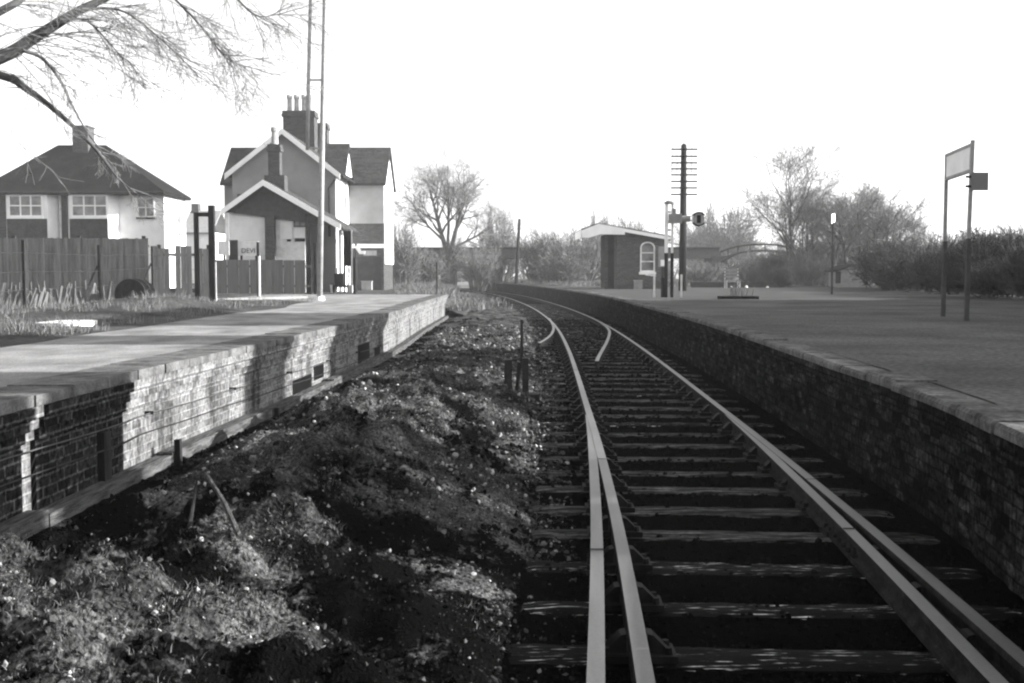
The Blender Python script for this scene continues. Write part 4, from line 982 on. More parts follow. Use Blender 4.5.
# arched window
wx0, wx1, wz0, wz1 = hx(641.5), hx(653.5), hz(270.5), hz(247.5); wm = (wx0 + wx1) / 2
def arch(x0, x1, z0, z1, rise, n=8): 
    xm, rr = (x0 + x1) / 2, (x1 - x0) / 2
    return [(x0, z0), (x1, z0)] + [(xm + rr * math.cos(PI * k / n), z1 + rise * math.sin(PI * k / n)) for k in range(0, n + 1)]
pn = recalc(MB().prism(arch(wx0, wx1, wz0, wz1, 0.22), Yh - 0.012, Yh + 0.05, 'XZ').build('window', 'glass', SH))
outer = arch(wx0 - 0.07, wx1 + 0.07, wz0 - 0.07, wz1, 0.29); inner = arch(wx0, wx1, wz0, wz1, 0.22); mb = MB(); n = len(outer)
for i in range(n):
    j = (i + 1) % n; vs = []
    for yy in (Yh - 0.06, Yh + 0.02):
        vs += [(outer[i][0], yy, outer[i][1]), (outer[j][0], yy, outer[j][1]), (inner[j][0], yy, inner[j][1]), (inner[i][0], yy, inner[i][1])]
    mb.add(vs, [(0, 1, 2, 3), (7, 6, 5, 4), (0, 4, 5, 1), (2, 6, 7, 3)])
mb.box(wx0 + 0.002, wx1 - 0.002, Yh - 0.05, Yh - 0.014, hz(261.5) - 0.03, hz(261.5) + 0.03); mb.box(wx0 + 0.002, wx1 - 0.002, Yh - 0.05, Yh - 0.014, hz(252.8) - 0.03, hz(252.8) + 0.03)
recalc(mb.build('frame', 'offwhite', pn)); MB().box(wx0 - 0.12, wx1 + 0.12, Yh - 0.13, Yh + 0.02, wz0 - 0.2, wz0 - 0.074).build('sill', 'white', pn)
v = P(638, 290, Yh - 0.5)
t = thing('litter_bin', (v.x, Yh - 0.5, PZ), 'small pale square bin against the brick shelter wall', 'bin')
MB().box(v.x - 0.19, v.x + 0.19, Yh - 0.75, Yh - 0.35, PZ, PZ + 0.40).build('body', 'grey_box', t); MB().box(v.x - 0.21, v.x + 0.21, Yh - 0.77, Yh - 0.33, PZ + 0.403, PZ + 0.45).build('rim', 'galv', t)
a, b = P(659, 267, 57.0), P(668, 246.5, 57.0)
a, b = P(658.5, 267, 55.4), P(667.5, 246.5, 55.4)
t = thing('poster_case', ((a.x + b.x) / 2, 55.4, PZ), 'grey poster case on a post right of the arched shelter window', 'poster case')
MB().box(a.x, b.x, 55.4, 55.5, a.z, b.z).build('case', 'grey_box', t); MB().box(a.x + 0.1, b.x - 0.08, 55.385, 55.397, a.z + 0.05, a.z + 0.35).build('notice', 'white', t)
MB().bar(((a.x + b.x) / 2, 55.56, PZ), ((a.x + b.x) / 2, 55.56, b.z), 0.1, 0.1).build('post', 'timber_dark', t)

# ------------------------------------------------------------------ banner signal
v = W(671.3, 297.3); Yb = v.y
t = thing('banner_signal', v, 'banner signal disc on an arm from a black and white twin post', 'signal')
def q(px, py): return P(px, py, Yb)
MB().bar((q(668.3, 0).x, Yb, PZ - 0.1), (q(668.3, 0).x, Yb, q(0, 253).z), 0.10, 0.10).build('post', 'timber_dark', t)
MB().bar((q(674.3, 0).x, Yb, PZ - 0.1), (q(674.3, 0).x, Yb, q(0, 253).z), 0.09, 0.09).build('post', 'timber_dark', t)
MB().bar((q(668.3, 0).x, Yb, q(0, 253).z + 0.003), (q(668.3, 0).x, Yb, q(0, 204).z), 0.10, 0.10).build('upper_post', 'white', t)
MB().bar((q(674.3, 0).x, Yb, q(0, 253).z + 0.003), (q(674.3, 0).x, Yb, q(0, 204).z), 0.07, 0.07).build('upper_post', 'offwhite', t)
mb = MB(); 
for py in (212, 222, 230, 240, 262, 274, 286): mb.bar((q(668.3, 0).x + 0.052, Yb, q(0, py).z), (q(674.3, 0).x - 0.05, Yb, q(0, py).z), 0.04, 0.06)
mb.build('rungs', 'grey_box', t)
MB().tube([(q(671.3, 0).x, Yb, q(0, 203.8).z), (q(671.3, 0).x, Yb, q(0, 202.5).z), (q(671.3, 0).x, Yb, q(0, 200.5).z)], [0.17, 0.19, 0.08], 14).build('cap', 'grey_box', t)
MB().box(q(670, 0).x, q(683, 0).x, Yb - 0.22, Yb - 0.06, q(0, 223.5).z, q(0, 214).z).box(q(673.5, 0).x, q(677, 0).x, Yb - 0.2, Yb - 0.08, q(0, 214).z + 0.002, q(0, 209).z).build('lamp_case', 'grey_box', t)
MB().tube([(q(683, 0).x, Yb - 0.14, q(0, 219).z), (q(691.5, 0).x, Yb - 0.14, q(0, 219).z)], 0.10, 12).build('arm', 'grey_box', t)
ctr = q(697.8, 219.3)
dsc = MB().tube([(ctr.x, Yb - 0.20, ctr.z), (ctr.x, Yb - 0.10, ctr.z)], 0.19, 28).build('disc', 'galv', t)
rim = MB(); 
for (s0, s1) in ((0.18 * PI, 0.82 * PI), (1.18 * PI, 1.82 * PI)):
    n = 14
    for k in range(n):
        a0, a1 = s0 + (s1 - s0) * k / n, s0 + (s1 - s0) * (k + 1) / n; vs = []
        for yy in (Yb - 0.24, Yb - 0.08):
            vs += [(ctr.x + 0.193 * math.cos(a0), yy, ctr.z + 0.193 * math.sin(a0)), (ctr.x + 0.235 * math.cos(a0), yy, ctr.z + 0.235 * math.sin(a0)), (ctr.x + 0.235 * math.cos(a1), yy, ctr.z + 0.235 * math.sin(a1)), (ctr.x + 0.193 * math.cos(a1), yy, ctr.z + 0.193 * math.sin(a1))]
        rim.add(vs, [(0, 1, 2, 3), (7, 6, 5, 4), (0, 4, 5, 1), (1, 5, 6, 2), (2, 6, 7, 3), (3, 7, 4, 0)])
recalc(rim.build('hood', 'black', dsc))
MB().box(ctr.x - 0.065, ctr.x + 0.065, Yb - 0.215, Yb - 0.203, ctr.z - 0.13, ctr.z + 0.13).build('banner', 'black', dsc)
MB().box(q(664.5, 0).x, q(667, 0).x, Yb - 0.05, Yb + 0.3, PZ, q(0, 278).z).build('relay_box', 'timber_dark', t)
for (px, lab) in ((656.5, 'slim white guard post left of the banner signal'), (684.0, 'slim white guard post between banner signal and telegraph pole')):
    tag(MB().bar((q(px, 0).x, Yb, PZ - 0.1), (q(px, 0).x, Yb, q(0, 274.5).z), 0.06, 0.06).build('guard_post', 'offwhite'), lab, 'post')
tag(MB().tube([(q(656.5, 0).x + 0.04, Yb, q(0, 276).z), (q(651, 0).x, Yb + 0.9, q(0, 275).z)], 0.02, 6).build('hand_rail', 'offwhite'), 'short pale rail running back from the guard post', 'rail')

# ------------------------------------------------------------------ telegraph pole
v = P(682.5, 291, 50)
t = thing('telegraph_pole', (v.x, 50, PZ), 'tall dark telegraph pole carrying eight cross arms behind the banner signal', 'telegraph pole')
ztop = P(682.5, 145, 50).z
MB().tube([(v.x, 50, PZ - 0.2), (v.x, 50, ztop)], [0.18, 0.125], 14).build('pole', 'timber_dark', t, smooth=True)
MB().tube([(v.x, 50, ztop - 0.01), (v.x, 50, ztop + 0.08)], [0.13, 0.02], 10).build('cap', 'iron', t)
arms = []; ins = None
for i, py in enumerate((148.5, 155.5, 162, 168, 174, 180.5, 187, 193.5)):
    z = P(0, py + 1.2, 50).z
    if i == 0:
        arm = MB().box(v.x - 0.58, v.x + 0.58, 49.80, 49.86, z - 0.035, z + 0.035).build('cross_arm', 'timber_dark', t)
        for dx in (-0.54, -0.32, 0.32, 0.54):
            MB().tube([(v.x + dx, 49.83, z + 0.037), (v.x + dx, 49.83, z + 0.09), (v.x + dx, 49.83, z + 0.10), (v.x + dx, 49.83, z + 0.20), (v.x + dx, 49.83, z + 0.22)], [0.012, 0.012, 0.04, 0.035, 0.015], 8).build('insulator', 'offwhite', arm)
        z0a = z; arms.append(arm)
    else:
        c = arms[0].copy(); COL.objects.link(c); c.parent = t; c.location = (0, 0, z - z0a)
        if i < 5:
            for ch in list(arms[0].children):
                cc = ch.copy(); COL.objects.link(cc); cc.parent = c
# wires
for k, (sx_, py) in enumerate(((-0.54, 162),)):
    a = Vector((v.x + sx_, 49.83, P(0, py - 1, 50).z)); b = Vector((-38 + sx_, 96, 10.0 + 0.2 * k)); pts = []
    for i in range(25):
        f = i / 24; p = a.lerp(b, f); p.z -= 1.2 * 4 * f * (1 - f) * 0.5; pts.append(p)
    tag(MB().tube(pts, 0.0035, 4).build('telegraph_wire', 'grey_box'), 'thin telegraph wire drooping away left from the pole', 'wire')

# ------------------------------------------------------------------ planter, bench and low bed
v = W(738, 299)
t = thing('flower_bed', v, 'low dark edged flower bed with a few bare pruned stems', 'flower bed')
MB().box(v.x - 0.58, v.x + 0.58, v.y - 0.3, v.y + 0.3, PZ - 0.03, PZ + 0.09).build('edging', 'timber_dark', t)
r = random.Random(4); mb = MB()
for k in range(16):
    x = v.x + r.uniform(-0.3, 0.5); y = v.y + r.uniform(-0.2, 0.2); mb.tube([(x, y, PZ), (x + r.uniform(-0.1, 0.1), y, PZ + 0.3), (x + r.uniform(-0.2, 0.2), y + 0.05, PZ + r.uniform(0.35, 0.6))], [0.012, 0.01, 0.006], 5)
mb.build('stems', 'twig_far', t)
bz = 60.0
a = P(725, 285, bz); b = P(740, 285, bz)
t = thing('garden_bench', ((a.x + b.x) / 2, bz, PZ), 'pale slatted bench beyond the flower bed', 'bench')
for i in range(3): MB().box(a.x, b.x, bz + 0.25, bz + 0.29, PZ + 0.55 + 0.17 * i, PZ + 0.66 + 0.17 * i).build('back_slat', 'grey_box', t)
MB().box(a.x, b.x, bz - 0.25, bz + 0.2, PZ + 0.40, PZ + 0.45).build('seat', 'grey_box', t)
for x in (a.x + 0.05, b.x - 0.05):
    MB().bar((x, bz - 0.2, PZ), (x, bz - 0.2, PZ + 0.39), 0.06, 0.06).bar((x, bz + 0.32, PZ), (x, bz + 0.36, PZ + 1.05), 0.06, 0.06).build('leg', 'offwhite', t)
x0, x1 = P(694, 0, 62).x, P(787, 0, 62).x
t = thing('low_wall', ((x0 + x1) / 2, 62, PZ), 'low dark wall along the back of the right platform', 'wall')
MB().box(x0, x1, 61.9, 62.2, PZ - 0.1, PZ + 0.30).build('body', 'brick_dark', t)
for (px, wd) in ((731, 0.10), (746, 0.13), (767, 0.09)):
    p = P(px, 284, 61.6)
    tag(stones('boulder', 'white', 1, lambda: (p.x, 61.5, PZ), wd, wd + 0.01), 'white painted stone before the low dark wall', 'stone', 'white stones along the low wall', 'thing')
# small shed at right
a = P(838, 287, 66); b = P(872, 287, 66)
t = thing('garden_shed', ((a.x + b.x) / 2, 67, PZ), 'low pale garden shed with a dark sloping roof under the bare trees', 'shed')
MB().box(a.x, b.x, 66, 68, PZ - 0.1, P(0, 270, 66).z).build('wall', 'grey_box', t)
recalc(MB().prism([(a.x - 0.2, P(0, 272, 66).z), (a.x + 0.8, P(0, 266, 66).z), (b.x + 0.2, P(0, 266.5, 66).z), (b.x + 0.2, P(0, 264.5, 66).z), (a.x + 0.7, P(0, 264, 66).z), (a.x - 0.2, P(0, 270, 66).z)], 65.8, 68.2, 'XZ').build('roof', 'slate', t))
MB().box(P(840.5, 0, 66).x, P(845.5, 0, 66).x, 65.96, 65.997, PZ + 0.2, P(0, 271.5, 66).z).build('door', 'dark', t)

# ------------------------------------------------------------------ bridges beyond the bushes
YB = 97.0
t = thing('road_bridge', (8, YB, 0.4), 'long dark girder bridge crossing behind the bushes in the distance', 'bridge')
xa, xb = P(400, 0, YB).x, P(722, 0, YB).x
MB().box(xa, xb, YB, YB + 4, P(0, 258, YB).z, P(0, 248, YB).z).build('girder', 'brick_mid', t)
MB().box(xa, xb, YB - 0.25, YB - 0.003, P(0, 249.2, YB).z, P(0, 247.3, YB).z).build('parapet_rail', 'timber_dark', t)
for px in (405, 447, 610, 660, 722): MB().box(P(px, 0, YB).x - 0.6, P(px, 0, YB).x + 0.6, YB + 0.05, YB + 3.9, -0.5, P(0, 258, YB).z - 0.003).build('pier', 'brick_mid', t)
YF = 93.0
t = thing('footbridge', P(760, 280, YF), 'arched footbridge with open railings right of the girder bridge', 'footbridge')
arc = [(720, 262, 252), (728, 257, 249), (738, 253, 246.3), (750, 251.3, 244.8), (765, 250.8, 244.4), (778, 251.5, 245), (790, 254, 247.5), (800, 258, 251)]
for k, (nm, m) in enumerate((('deck', 'iron'), ('handrail', 'iron'))):
    mb = MB()
    for i in range(len(arc) - 1):
        A, B = P(arc[i][0], arc[i][1 + k], YF), P(arc[i + 1][0], arc[i + 1][1 + k], YF)
        mb.bar(A, B, 1.6 if k == 0 else 0.12, 0.17 if k == 0 else 0.14)
    mb.build(nm, m, t)
for i, (px, d0, d1) in enumerate(arc): MB().bar(P(px, d0, YF), P(px, d1, YF), 0.08, 0.08).build('railing_post', 'iron', t)
for px in (722, 797): MB().box(P(px, 0, YF).x - 0.6, P(px, 0, YF).x + 0.6, YF - 0.5, YF + 0.7, 0, P(0, 256, YF).z).build('abutment', 'brick_dark', t)
v0 = P(516, 276, 85); v1 = P(519.5, 219, 85)
tag(MB().tube([(v0.x, 85, 0.3), (v1.x, 85, v1.z)], [0.14, 0.10], 8).build('leaning_pole', 'timber_dark'), 'dark leaning pole among the distant bushes beyond the track', 'pole')

# ------------------------------------------------------------------ trees
def branch_path(p, d, L, n, r, wander, trop):
    pts = [p.copy()]; d = d.normalized()
    for i in range(n):
        d = (d + Vector((r.gauss(0, wander), r.gauss(0, wander), r.gauss(0, wander) + trop))).normalized()
        pts.append(pts[-1] + d * (L / n))
    return pts
def grow(tb, wb, p, d, L, rad, lvl, r, maxl, spread=0.7, trop=0.04, kids=(6, 6, 5, 4), ratio=0.62, twig_min=0.0):
    n = 5 if lvl < 2 else (4 if lvl == 2 else 3)
    pts = branch_path(p, d, L, n, r, 0.05 if lvl == 0 else 0.10 + 0.03 * lvl, trop)
    rr = [max(twig_min, rad * (1 - 0.72 * i / n)) for i in range(n + 1)]
    (tb if lvl < 2 else wb).tube(pts, rr, 7 if lvl < 1 else (5 if lvl < 2 else 3), cap=False)
    if lvl >= maxl: return
    k = kids[min(lvl, len(kids) - 1)]
    for i in range(k):
        f = r.uniform(0.28, 1.0) if lvl else r.uniform(0.35, 1.0)
        x = f * n; j = min(int(x), n - 1); q = pts[j].lerp(pts[j + 1], x - j); ax = (pts[j + 1] - pts[j]).normalized()
        s = Vector((r.gauss(0, 1), r.gauss(0, 1), r.gauss(0, 0.7))); s = (s - ax * s.dot(ax)).normalized()
        nd = (ax * (1 - spread * 0.5) + s * spread).normalized()
        grow(tb, wb, q, nd, L * ratio * r.uniform(0.75, 1.15) * (1.15 - 0.35 * f), rad * (1 - 0.6 * f) * 0.62, lvl + 1, r, maxl, spread, trop, kids, ratio, twig_min)
def tree(name, base, limbs, label, seed, maxl=4, kids=(7, 6, 6, 5), twig='twig_far', spread=0.7, trop=0.05, tm=0.006, group=None, ratio=0.6):
    """limbs: list of (start, direction, length, radius)"""
    r = random.Random(seed); t = thing(name, base, label, 'tree', group); tb, wb = MB(), MB()
    for (p, d, L, rad) in limbs: grow(tb, wb, Vector(p), Vector(d), L, rad, 0, r, maxl, spread, trop, kids, ratio, tm)
    tb.build('trunk', 'bark', t, smooth=True); wb.build('crown', twig, t)
    return t
# the big forked bare tree in the middle distance
YT = 92; b = P(446, 282, YT); b.z = 0.4
fork = P(449, 256, YT)
t = tree('bare_tree', b, [((b.x, YT, 0.3), (0.02, 0, 1), fork.z - 0.1, 0.34), ((fork.x, YT, fork.z - 0.3), (-0.42, 0.1, 1), 6.0, 0.24), ((fork.x, YT, fork.z - 0.3), (0.22, -0.1, 1), 5.7, 0.24), ((fork.x + 0.1, YT, fork.z + 0.5), (1.0, 0.1, 0.5), 3.8, 0.14), ((fork.x - 0.5, YT, fork.z + 1.3), (-0.8, 0.2, 0.8), 3.9, 0.11), ((fork.x + 0.4, YT + 0.2, fork.z + 1.9), (0.7, 0.2, 0.9), 3.4, 0.12), ((fork.x - 0.1, YT, fork.z + 0.4), (-0.05, 0.2, 1), 5.8, 0.15)],
         'large forked bare tree standing left of the distant bridge', 3, maxl=4, kids=(8, 8, 6, 5), tm=0.004, ratio=0.60, spread=0.66, trop=0.05, twig='twig_pale')
# prototypes
def bush_proto(seed, stems, hgt, wid, twig, tm, label):
    r = random.Random(seed); wb = MB(); tb = MB()
    for i in range(stems):
        a = r.uniform(0, 2 * PI); q = r.random() ** 0.6; x, y = 0.30 * wid * q * math.cos(a), 0.30 * wid * q * math.sin(a)
        d = Vector((math.cos(a) * 0.55 * q, math.sin(a) * 0.55 * q, 1)); grow(tb, wb, Vector((x, y, -0.1)), d, hgt * r.uniform(0.55, 0.9), 0.03, 1, r, 3, 0.6, 0.03, (0, 8, 6, 4), 0.5, tm)
    return wb, tb
protos = []
for k in range(3):
    wb, tb = bush_proto(20 + k, 44, 1.0, 1.2, 'twig_far', 0.0036, '')
    meW = wb.build('crown', 'twig_far'); meT = tb.build('trunk', 'twig_far'); protos.append((meW.data, meW.location.copy(), meT.data, meT.location.copy()))
    bpy.data.objects.remove(meW); bpy.data.objects.remove(meT)
def put_bush(px, pyb, wpx, ypt, Y, label, k, group='bare scrub bushes beyond the platforms', zb=None, dark=False, name='bare_bush', cat='bush'):
    bq = P(px, pyb, Y); z = zb if zb is not None else 0.55; h = P(px, ypt, Y).z - z; wd = wpx * Y / F
    t = thing(name, (bq.x, Y, z), label, cat, group)
    W_, lw, T_, lt = protos[k % 3]
    for nm, me, l in (('crown', W_, lw), ('stems', T_, lt)):
        o = bpy.data.objects.new(nm, me); COL.objects.link(o); o.parent = t; o.location = l
        if dark:
            o.material_slots[0].link = 'OBJECT'; o.material_slots[0].material = M['twig']
    t.scale = (wd / 1.4, wd / 1.4, h / 1.0); t.rotation_euler = (0, 0, k * 1.3)
    return t
bl = [(402, 284, 40, 222, 84, 'bare bush close right of the station house end wall', 0), (424, 284, 44, 246, 88, 'wide bare bush under the left side of the forked tree', 1), (478, 284, 36, 240, 90, 'low bare bush under the right side of the forked tree', 2),
      (498, 284, 44, 208, 102.5, 'tall bare bush left of the dark leaning pole', 0), (545, 284, 50, 226, 92, 'bare bush just right of the dark leaning pole', 1), (578, 284, 46, 222, 91, 'tall bare bush left of the brick shelter', 2),
      (600, 284, 40, 212, 108, 'bare bush rising directly behind the shelter canopy', 0), (632, 284, 50, 214, 112, 'bare bush behind the shelter roof', 1),
      (700, 286, 40, 258, 88, 'low bare bush right of the telegraph pole', 2), (756, 286, 44, 250, 84, 'bare bush beneath the arched footbridge', 0), (776, 286, 36, 246, 80, 'bare bush at the right end of the footbridge', 1), (478, 286, 30, 248, 80, 'low scrub at the curve of the track', 2), (560, 285, 50, 244, 82, 'dark low scrub between pole and shelter', 0)]
for (px, pb_, wp_, pt, Y, lab, k) in bl: put_bush(px, pb_, wp_, pt, Y, lab, k, dark=(k == 0))
# rounded tree behind the bridge
for i, (px, wp_, pt, Y) in enumerate(((722, 78, 205, 140), (706, 50, 214, 150))):
    put_bush(px, 284, wp_, pt, Y, ('broad rounded bare tree behind the girder bridge', 'narrower bare tree left of the broad rounded one behind the bridge')[i], i, None, name='bare_tree', cat='tree')
# right-hand group of bare trees
def multi(px, pyb, Y, stems, label, seed, kids=(7, 7, 6, 4)):
    b = P(px, pyb, Y); b.z = 0.6; r = random.Random(seed); limbs = []
    for (dx, hgt, rad, ln) in stems:
        limbs.append(((b.x + dx, Y + r.uniform(-0.6, 0.6), 0.5), (ln, r.uniform(-0.1, 0.1), 1), hgt, rad))
    return tree('bare_tree', b, limbs, label, seed, maxl=4, kids=kids, twig='twig_soft', tm=0.007, spread=0.6, trop=0.06)
multi(797, 288, 74, [(-0.3, 7.2, 0.11, 0.0), (0.1, 6.2, 0.10, 0.02), (-0.6, 4.8, 0.09, -0.06), (0.8, 4.4, 0.09, 0.05)], 'tallest slender bare tree right of the footbridge', 38)
multi(829, 288, 76, [(0, 4.6, 0.15, 0.03), (0.9, 4.4, 0.13, 0.12), (-0.8, 4.7, 0.13, -0.12), (0.3, 3.6, 0.1, 0.25), (-1.4, 4.2, 0.1, -0.1)], 'bare tree behind the twin-post sign', 32)
multi(862, 288, 72, [(0, 4.9, 0.20, 0.0), (0.7, 4.5, 0.15, 0.14), (-0.7, 4.8, 0.14, -0.18), (0.2, 4.0, 0.1, 0.3)], 'broad bare tree above the garden shed roof', 33)
multi(889, 288, 70, [(0, 3.8, 0.18, 0.05), (0.3, 3.5, 0.14, 0.25), (-0.5, 3.8, 0.12, -0.1)], 'leaning bare tree at the right end of the tree group', 34)
for i, (px, wp_, pt, Y, lab) in enumerate(((800, 60, 232, 78, 'dense bare undergrowth bush below the tallest slender tree'), (838, 60, 222, 80, 'dense bare undergrowth bush behind the shed roof'), (870, 60, 226, 82, 'dense bare undergrowth bush right of the shed'), (812, 40, 250, 70, 'low bare bush left of the shed'))):
    put_bush(px, 287, wp_, pt, Y, lab, i, 'undergrowth beneath the right-hand trees', dark=True)
# evergreen shrubs / hedge
def leaf_cloud(seed, n, size):
    r = np.random.RandomState(seed); mb = MB()
    lob = [(r.randn() * 0.28, r.randn() * 0.28, 0.35 + 0.5 * r.rand(), 0.22 + 0.16 * r.rand()) for _ in range(11)]
    for _ in range(n):
        l = lob[r.randint(len(lob))]; d = r.randn(3); d /= np.linalg.norm(d); q = l[3] * (0.55 + 0.5 * r.rand()); p = np.array(l[:3]) + d * q
        if p[2] < 0: p[2] = abs(p[2]) * 0.4
        u = r.randn(3); u /= np.linalg.norm(u); v = np.cross(u, r.randn(3)); v /= np.linalg.norm(v); s = size * (0.6 + 0.8 * r.rand())
        mb.add([p - u * s, p + v * s * 0.5, p + u * s, p - v * s * 0.5], [(0, 1, 2, 3)])
    return mb
ev = []
for k in range(3):
    o = leaf_cloud(50 + k, 8000, 0.012).build('crown', 'leaf'); ev.append((o.data, o.location.copy())); bpy.data.objects.remove(o)
M['scrub'] = mat('dark_scrub_twigs', 0.045, 0.085, 2)
tw, _ = bush_proto(66, 60, 1.05, 1.5, 'twig', 0.005, ''); tw = tw.build('stems', 'scrub'); tws = (tw.data, tw.location.copy()); bpy.data.objects.remove(tw)
def put_shrub(px, pyb, wpx, ypt, Y, label, k, group='dark ragged shrubs along the right boundary', name='ragged_shrub'):
    bq = W(px, pyb); z = PZ - 0.1; bq = P(px, pyb, Y); h = P(px, ypt, Y).z - z; wd = wpx * Y / F
    t = thing(name, (bq.x, Y, z), label, 'shrub', group)
    o = bpy.data.objects.new('crown', ev[k % 3][0]); COL.objects.link(o); o.parent = t; o.location = ev[k % 3][1]
    o = bpy.data.objects.new('stems', tws[0]); COL.objects.link(o); o.parent = t; o.location = tws[1]
    t.scale = (wd / 1.3, wd / 1.3, h / 1.1 * (1.08, 0.9, 1.0, 1.12)[k % 4]); t.rotation_euler = (0, 0, k * 2.1); return t
hl = [(884, 291, 46, 240, 55, 'dark ragged shrub at the left end of the boundary scrub'), (915, 292, 60, 238, 50, 'dark ragged shrub left of the nameboard posts'), (948, 294, 64, 244, 46, 'dark ragged shrub directly behind the nameboard posts'),
      (980, 297, 66, 236, 42, 'dark ragged shrub right of the nameboard posts'), (1012, 300, 70, 233, 38, 'dark ragged shrub at the right edge behind the platform'), (1050, 305, 80, 230, 34, 'dark ragged shrub beyond the right picture edge'),
      (900, 291, 40, 262, 52, 'low ragged shrub in front of the dark scrub left end'), (1000, 302, 60, 262, 36, 'low ragged shrub in front of the dark scrub right end'), (965, 296, 50, 262, 42, 'low ragged shrub between nameboard and scrub')]
for i, (px, pb_, wp_, pt, Y, lab) in enumerate(hl): put_shrub(px, pb_, wp_, pt, Y, lab, i)
for i, (px, wp_, pt, Y) in enumerate(((905, 70, 234, 62), (945, 80, 228, 60), (985, 80, 226, 58), (1020, 80, 224, 54))):
    put_bush(px, 292, wp_, pt, Y, ('pale bare brush rising behind the dark scrub left end', 'pale bare brush rising behind the nameboard', 'pale bare brush rising right of the square sign', 'pale bare brush behind the dark scrub at the right edge')[i], i, 'bare brush behind the dark shrubs')
t = put_shrub(783, 287, 12, 263, 61, 'narrow dark columnar shrub at the right end of the low wall', 1, None, 'columnar_shrub'); t.scale = (0.55, 0.55, (P(783, 265, 61).z - PZ) / 1.1)
# far wood that closes the horizon
r = random.Random(77); wb = MB()
for i in range(520):
    x = r.uniform(-95, 130); Y = r.uniform(165, 190); h = r.uniform(3.5, 6.5) + 2.0 * nz(x, 0, 0, 0.06, 2)
    for k in range(7):
        a = r.uniform(0, 6.28); d = Vector((0.5 * math.cos(a), 0.5 * math.sin(a), 1)); p = Vector((x + r.uniform(-1, 1), Y, 0.2)); pts = branch_path(p, d, h * r.uniform(0.6, 1), 3, r, 0.12, 0.02); wb.tube(pts, [0.10, 0.07, 0.05, 0.03], 3, cap=False)
        for q in range(4):
            p2 = pts[1].lerp(pts[3], r.random()); d2 = Vector((r.gauss(0, 1), r.gauss(0, 0.4), 0.8)); wb.tube(branch_path(p2, d2, h * 0.28, 2, r, 0.15, 0.02), [0.05, 0.04, 0.025], 3, cap=False)
tag(wb.build('distant_wood', 'twig_far'), 'far belt of bare woodland closing the horizon', kind='stuff')

# ------------------------------------------------------------------ the overhanging tree, top left
r = random.Random(12)
OT = thing('overhanging_tree', (-9.0, 10.5, PZ), 'leafless tree reaching in from the left with drooping twigs overhead', 'tree')
tb = MB(); wb = MB()
tb.tube([(-9, 10.5, 0.5), (-8.95, 10.5, 1.6), (-8.8, 10.6, 2.7), (-8.7, 10.6, 3.6), (-8.9, 10.4, 5.0), (-9.0, 10.3, 7.0)], [0.30, 0.25, 0.22, 0.18, 0.13, 0.07], 10, cap=False)
def guide(pp, r0, r1, start=None, Y0=11.0, Y1=12.0):
    pts = ([Vector(start)] if start else []) + [P(x, y, Y0 + (Y1 - Y0) * i / max(1, len(pp) - 1)) for i, (x, y) in enumerate(pp)]
    pts = curve_pts(pts, 4); n = len(pts)
    tb.tube(pts, [r0 + (r1 - r0) * i / (n - 1) for i in range(n)], 7, cap=False); return pts
def droop(p, d, L, rad, lvl, g):
    n = 5 if lvl == 0 else 4; pts = [p.copy()]; d = d.normalized()
    for i in range(n):
        d = (d + Vector((r.gauss(0, 0.12), r.gauss(0, 0.12), r.gauss(0, 0.10) - g))).normalized(); pts.append(pts[-1] + d * (L / n))
    wb.tube(pts, [max(0.0015, rad * (1 - 0.75 * i / n)) for i in range(n + 1)], 4, cap=False)
    if lvl < 2:
        for k in range((6, 4)[lvl]):
            f = r.uniform(0.15, 1) * n; j = min(int(f), n - 1); q = pts[j].lerp(pts[j + 1], f - j); ax = pts[j + 1] - pts[j]
            droop(q, ax.normalized() + Vector((r.gauss(0, 0.5), r.gauss(0, 0.5), r.gauss(0, 0.45))), L * r.uniform(0.35, 0.65), rad * 0.55, lvl + 1, g * 0.7)
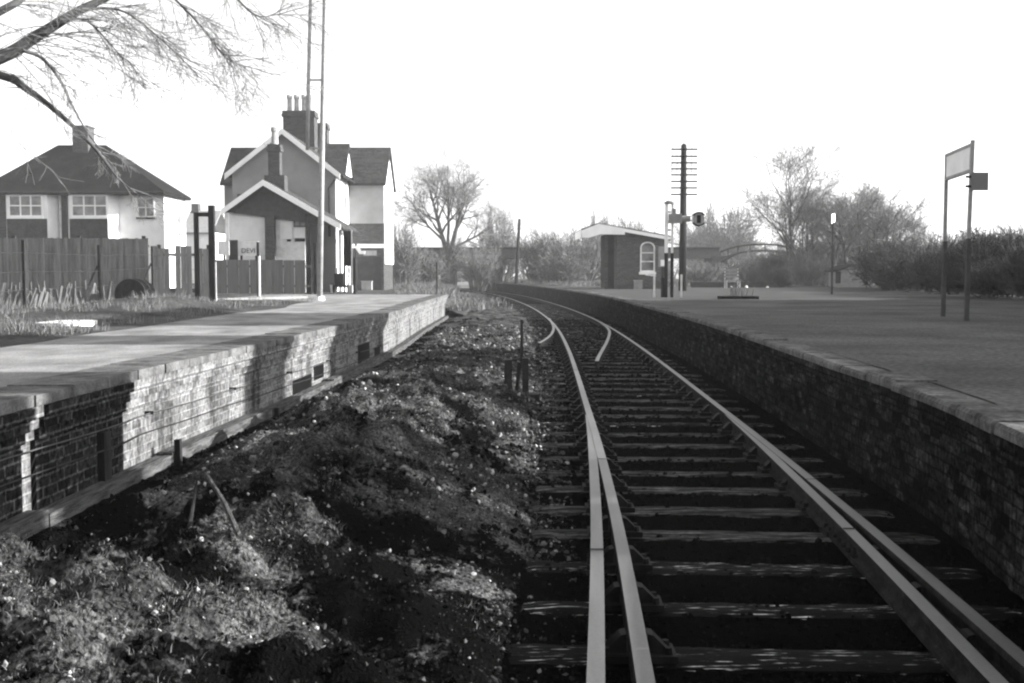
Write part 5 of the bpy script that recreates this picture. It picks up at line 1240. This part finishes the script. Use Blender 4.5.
gs = [(guide([(-390, 140), (-250, 120), (-100, 90), (0, 57), (35, 37), (76, 12), (110, -4), (150, -25), (200, -50)], 0.10, 0.012, None, 10.6, 11.6), 44, 0.8),
      (guide([(-390, 120), (-250, 80), (-100, 55), (0, 75), (25, 88), (50, 106), (76, 129), (98, 152), (118, 178), (135, 192)], 0.06, 0.004, None, 10.8, 11.8), 18, 0.35),
      (guide([(22, 50), (42, 58), (60, 80), (72, 105), (86, 130), (108, 160)], 0.02, 0.005, None, 10.8, 11.4), 8, 0.3),
      (guide([(76, 12), (100, 8), (125, 12), (150, 30), (175, 52), (200, 78)], 0.016, 0.004, None, 11.0, 11.6), 20, 0.5),
      (guide([(150, -25), (178, 2), (200, 25), (215, 45), (232, 62), (262, 70)], 0.014, 0.004, None, 11.4, 12.2), 24, 0.55),
      (guide([(60, 20), (85, 20), (105, 38), (122, 58)], 0.014, 0.004, None, 11.0, 11.3), 12, 0.45),
      (guide([(-390, 60), (-200, 50), (-60, 34), (10, 6), (30, -10), (60, -40)], 0.06, 0.02, None, 10.2, 10.8), 14, 0.5),
      (guide([(200, -50), (230, -10), (255, 15), (275, 15), (290, 14)], 0.015, 0.003, None, 11.6, 12.2), 18, 0.45)]
for pts, n, L in gs:
    for k in range(n):
        f = r.uniform(0.1, 1.0) * (len(pts) - 1); j = min(int(f), len(pts) - 2); q = pts[j].lerp(pts[j + 1], f - j); ax = (pts[j + 1] - pts[j]).normalized()
        droop(q, ax * 0.6 + Vector((0.35 + r.gauss(0, 0.4), r.gauss(0, 0.5), -0.25 + r.gauss(0, 0.35))), L * r.uniform(0.6, 1.4), 0.0058, 0, 0.06)
tb.build('trunk', 'twig_near', OT, smooth=True); wb.build('crown', 'twig_pale', OT)

# ------------------------------------------------------------------ unseen block added on the right to shade the near platform (beyond the frame)
G = thing('shade_block', (19.5, 12, PZ), 'long dark unseen block with raised parts, added along the right side to cast shade', 'shed')
sx0 = 16.6
def zsh(xr): return (sx0 - xr) * math.tan(SUN_EL) / math.sin(SUN_AZ)
MB().box(sx0, 23.5, -12, 33.6, PZ - 0.3, zsh(0.9)).build('wall', 'brick_dark', G)  # main body of the added shade block
for (a_, b_) in ((-6, 3.2), (6.3, 7.62), (7.86, 9.4), (12.9, 14.7), (17.4, 20.7), (20.8, 22.75)):  # raised blocks added to cast the shadow bands on the left wall
    MB().box(sx0 + 0.1, sx0 + 3, a_, b_, zsh(0.9) - 0.1, zsh(-9.0)).build('shade_riser', 'brick_dark', G)

# ------------------------------------------------------------------ haze
HAZE = 0.0007
if HAZE:
    hm = bpy.data.materials.new('thin_haze'); hm.use_nodes = True; t_ = hm.node_tree; t_.nodes.clear()
    vo = t_.nodes.new('ShaderNodeVolumePrincipled'); vo.inputs['Density'].default_value = HAZE; vo.inputs['Color'].default_value = (0.95, 0.95, 0.95, 1); vo.inputs['Anisotropy'].default_value = 0.0
    oo = t_.nodes.new('ShaderNodeOutputMaterial'); t_.links.new(vo.outputs[0], oo.inputs['Volume'])
    hz_ = MB().box(-1600, 1600, -70, 2600, -1.5, 16).build('haze', hm); tag(hz_, kind='stuff')
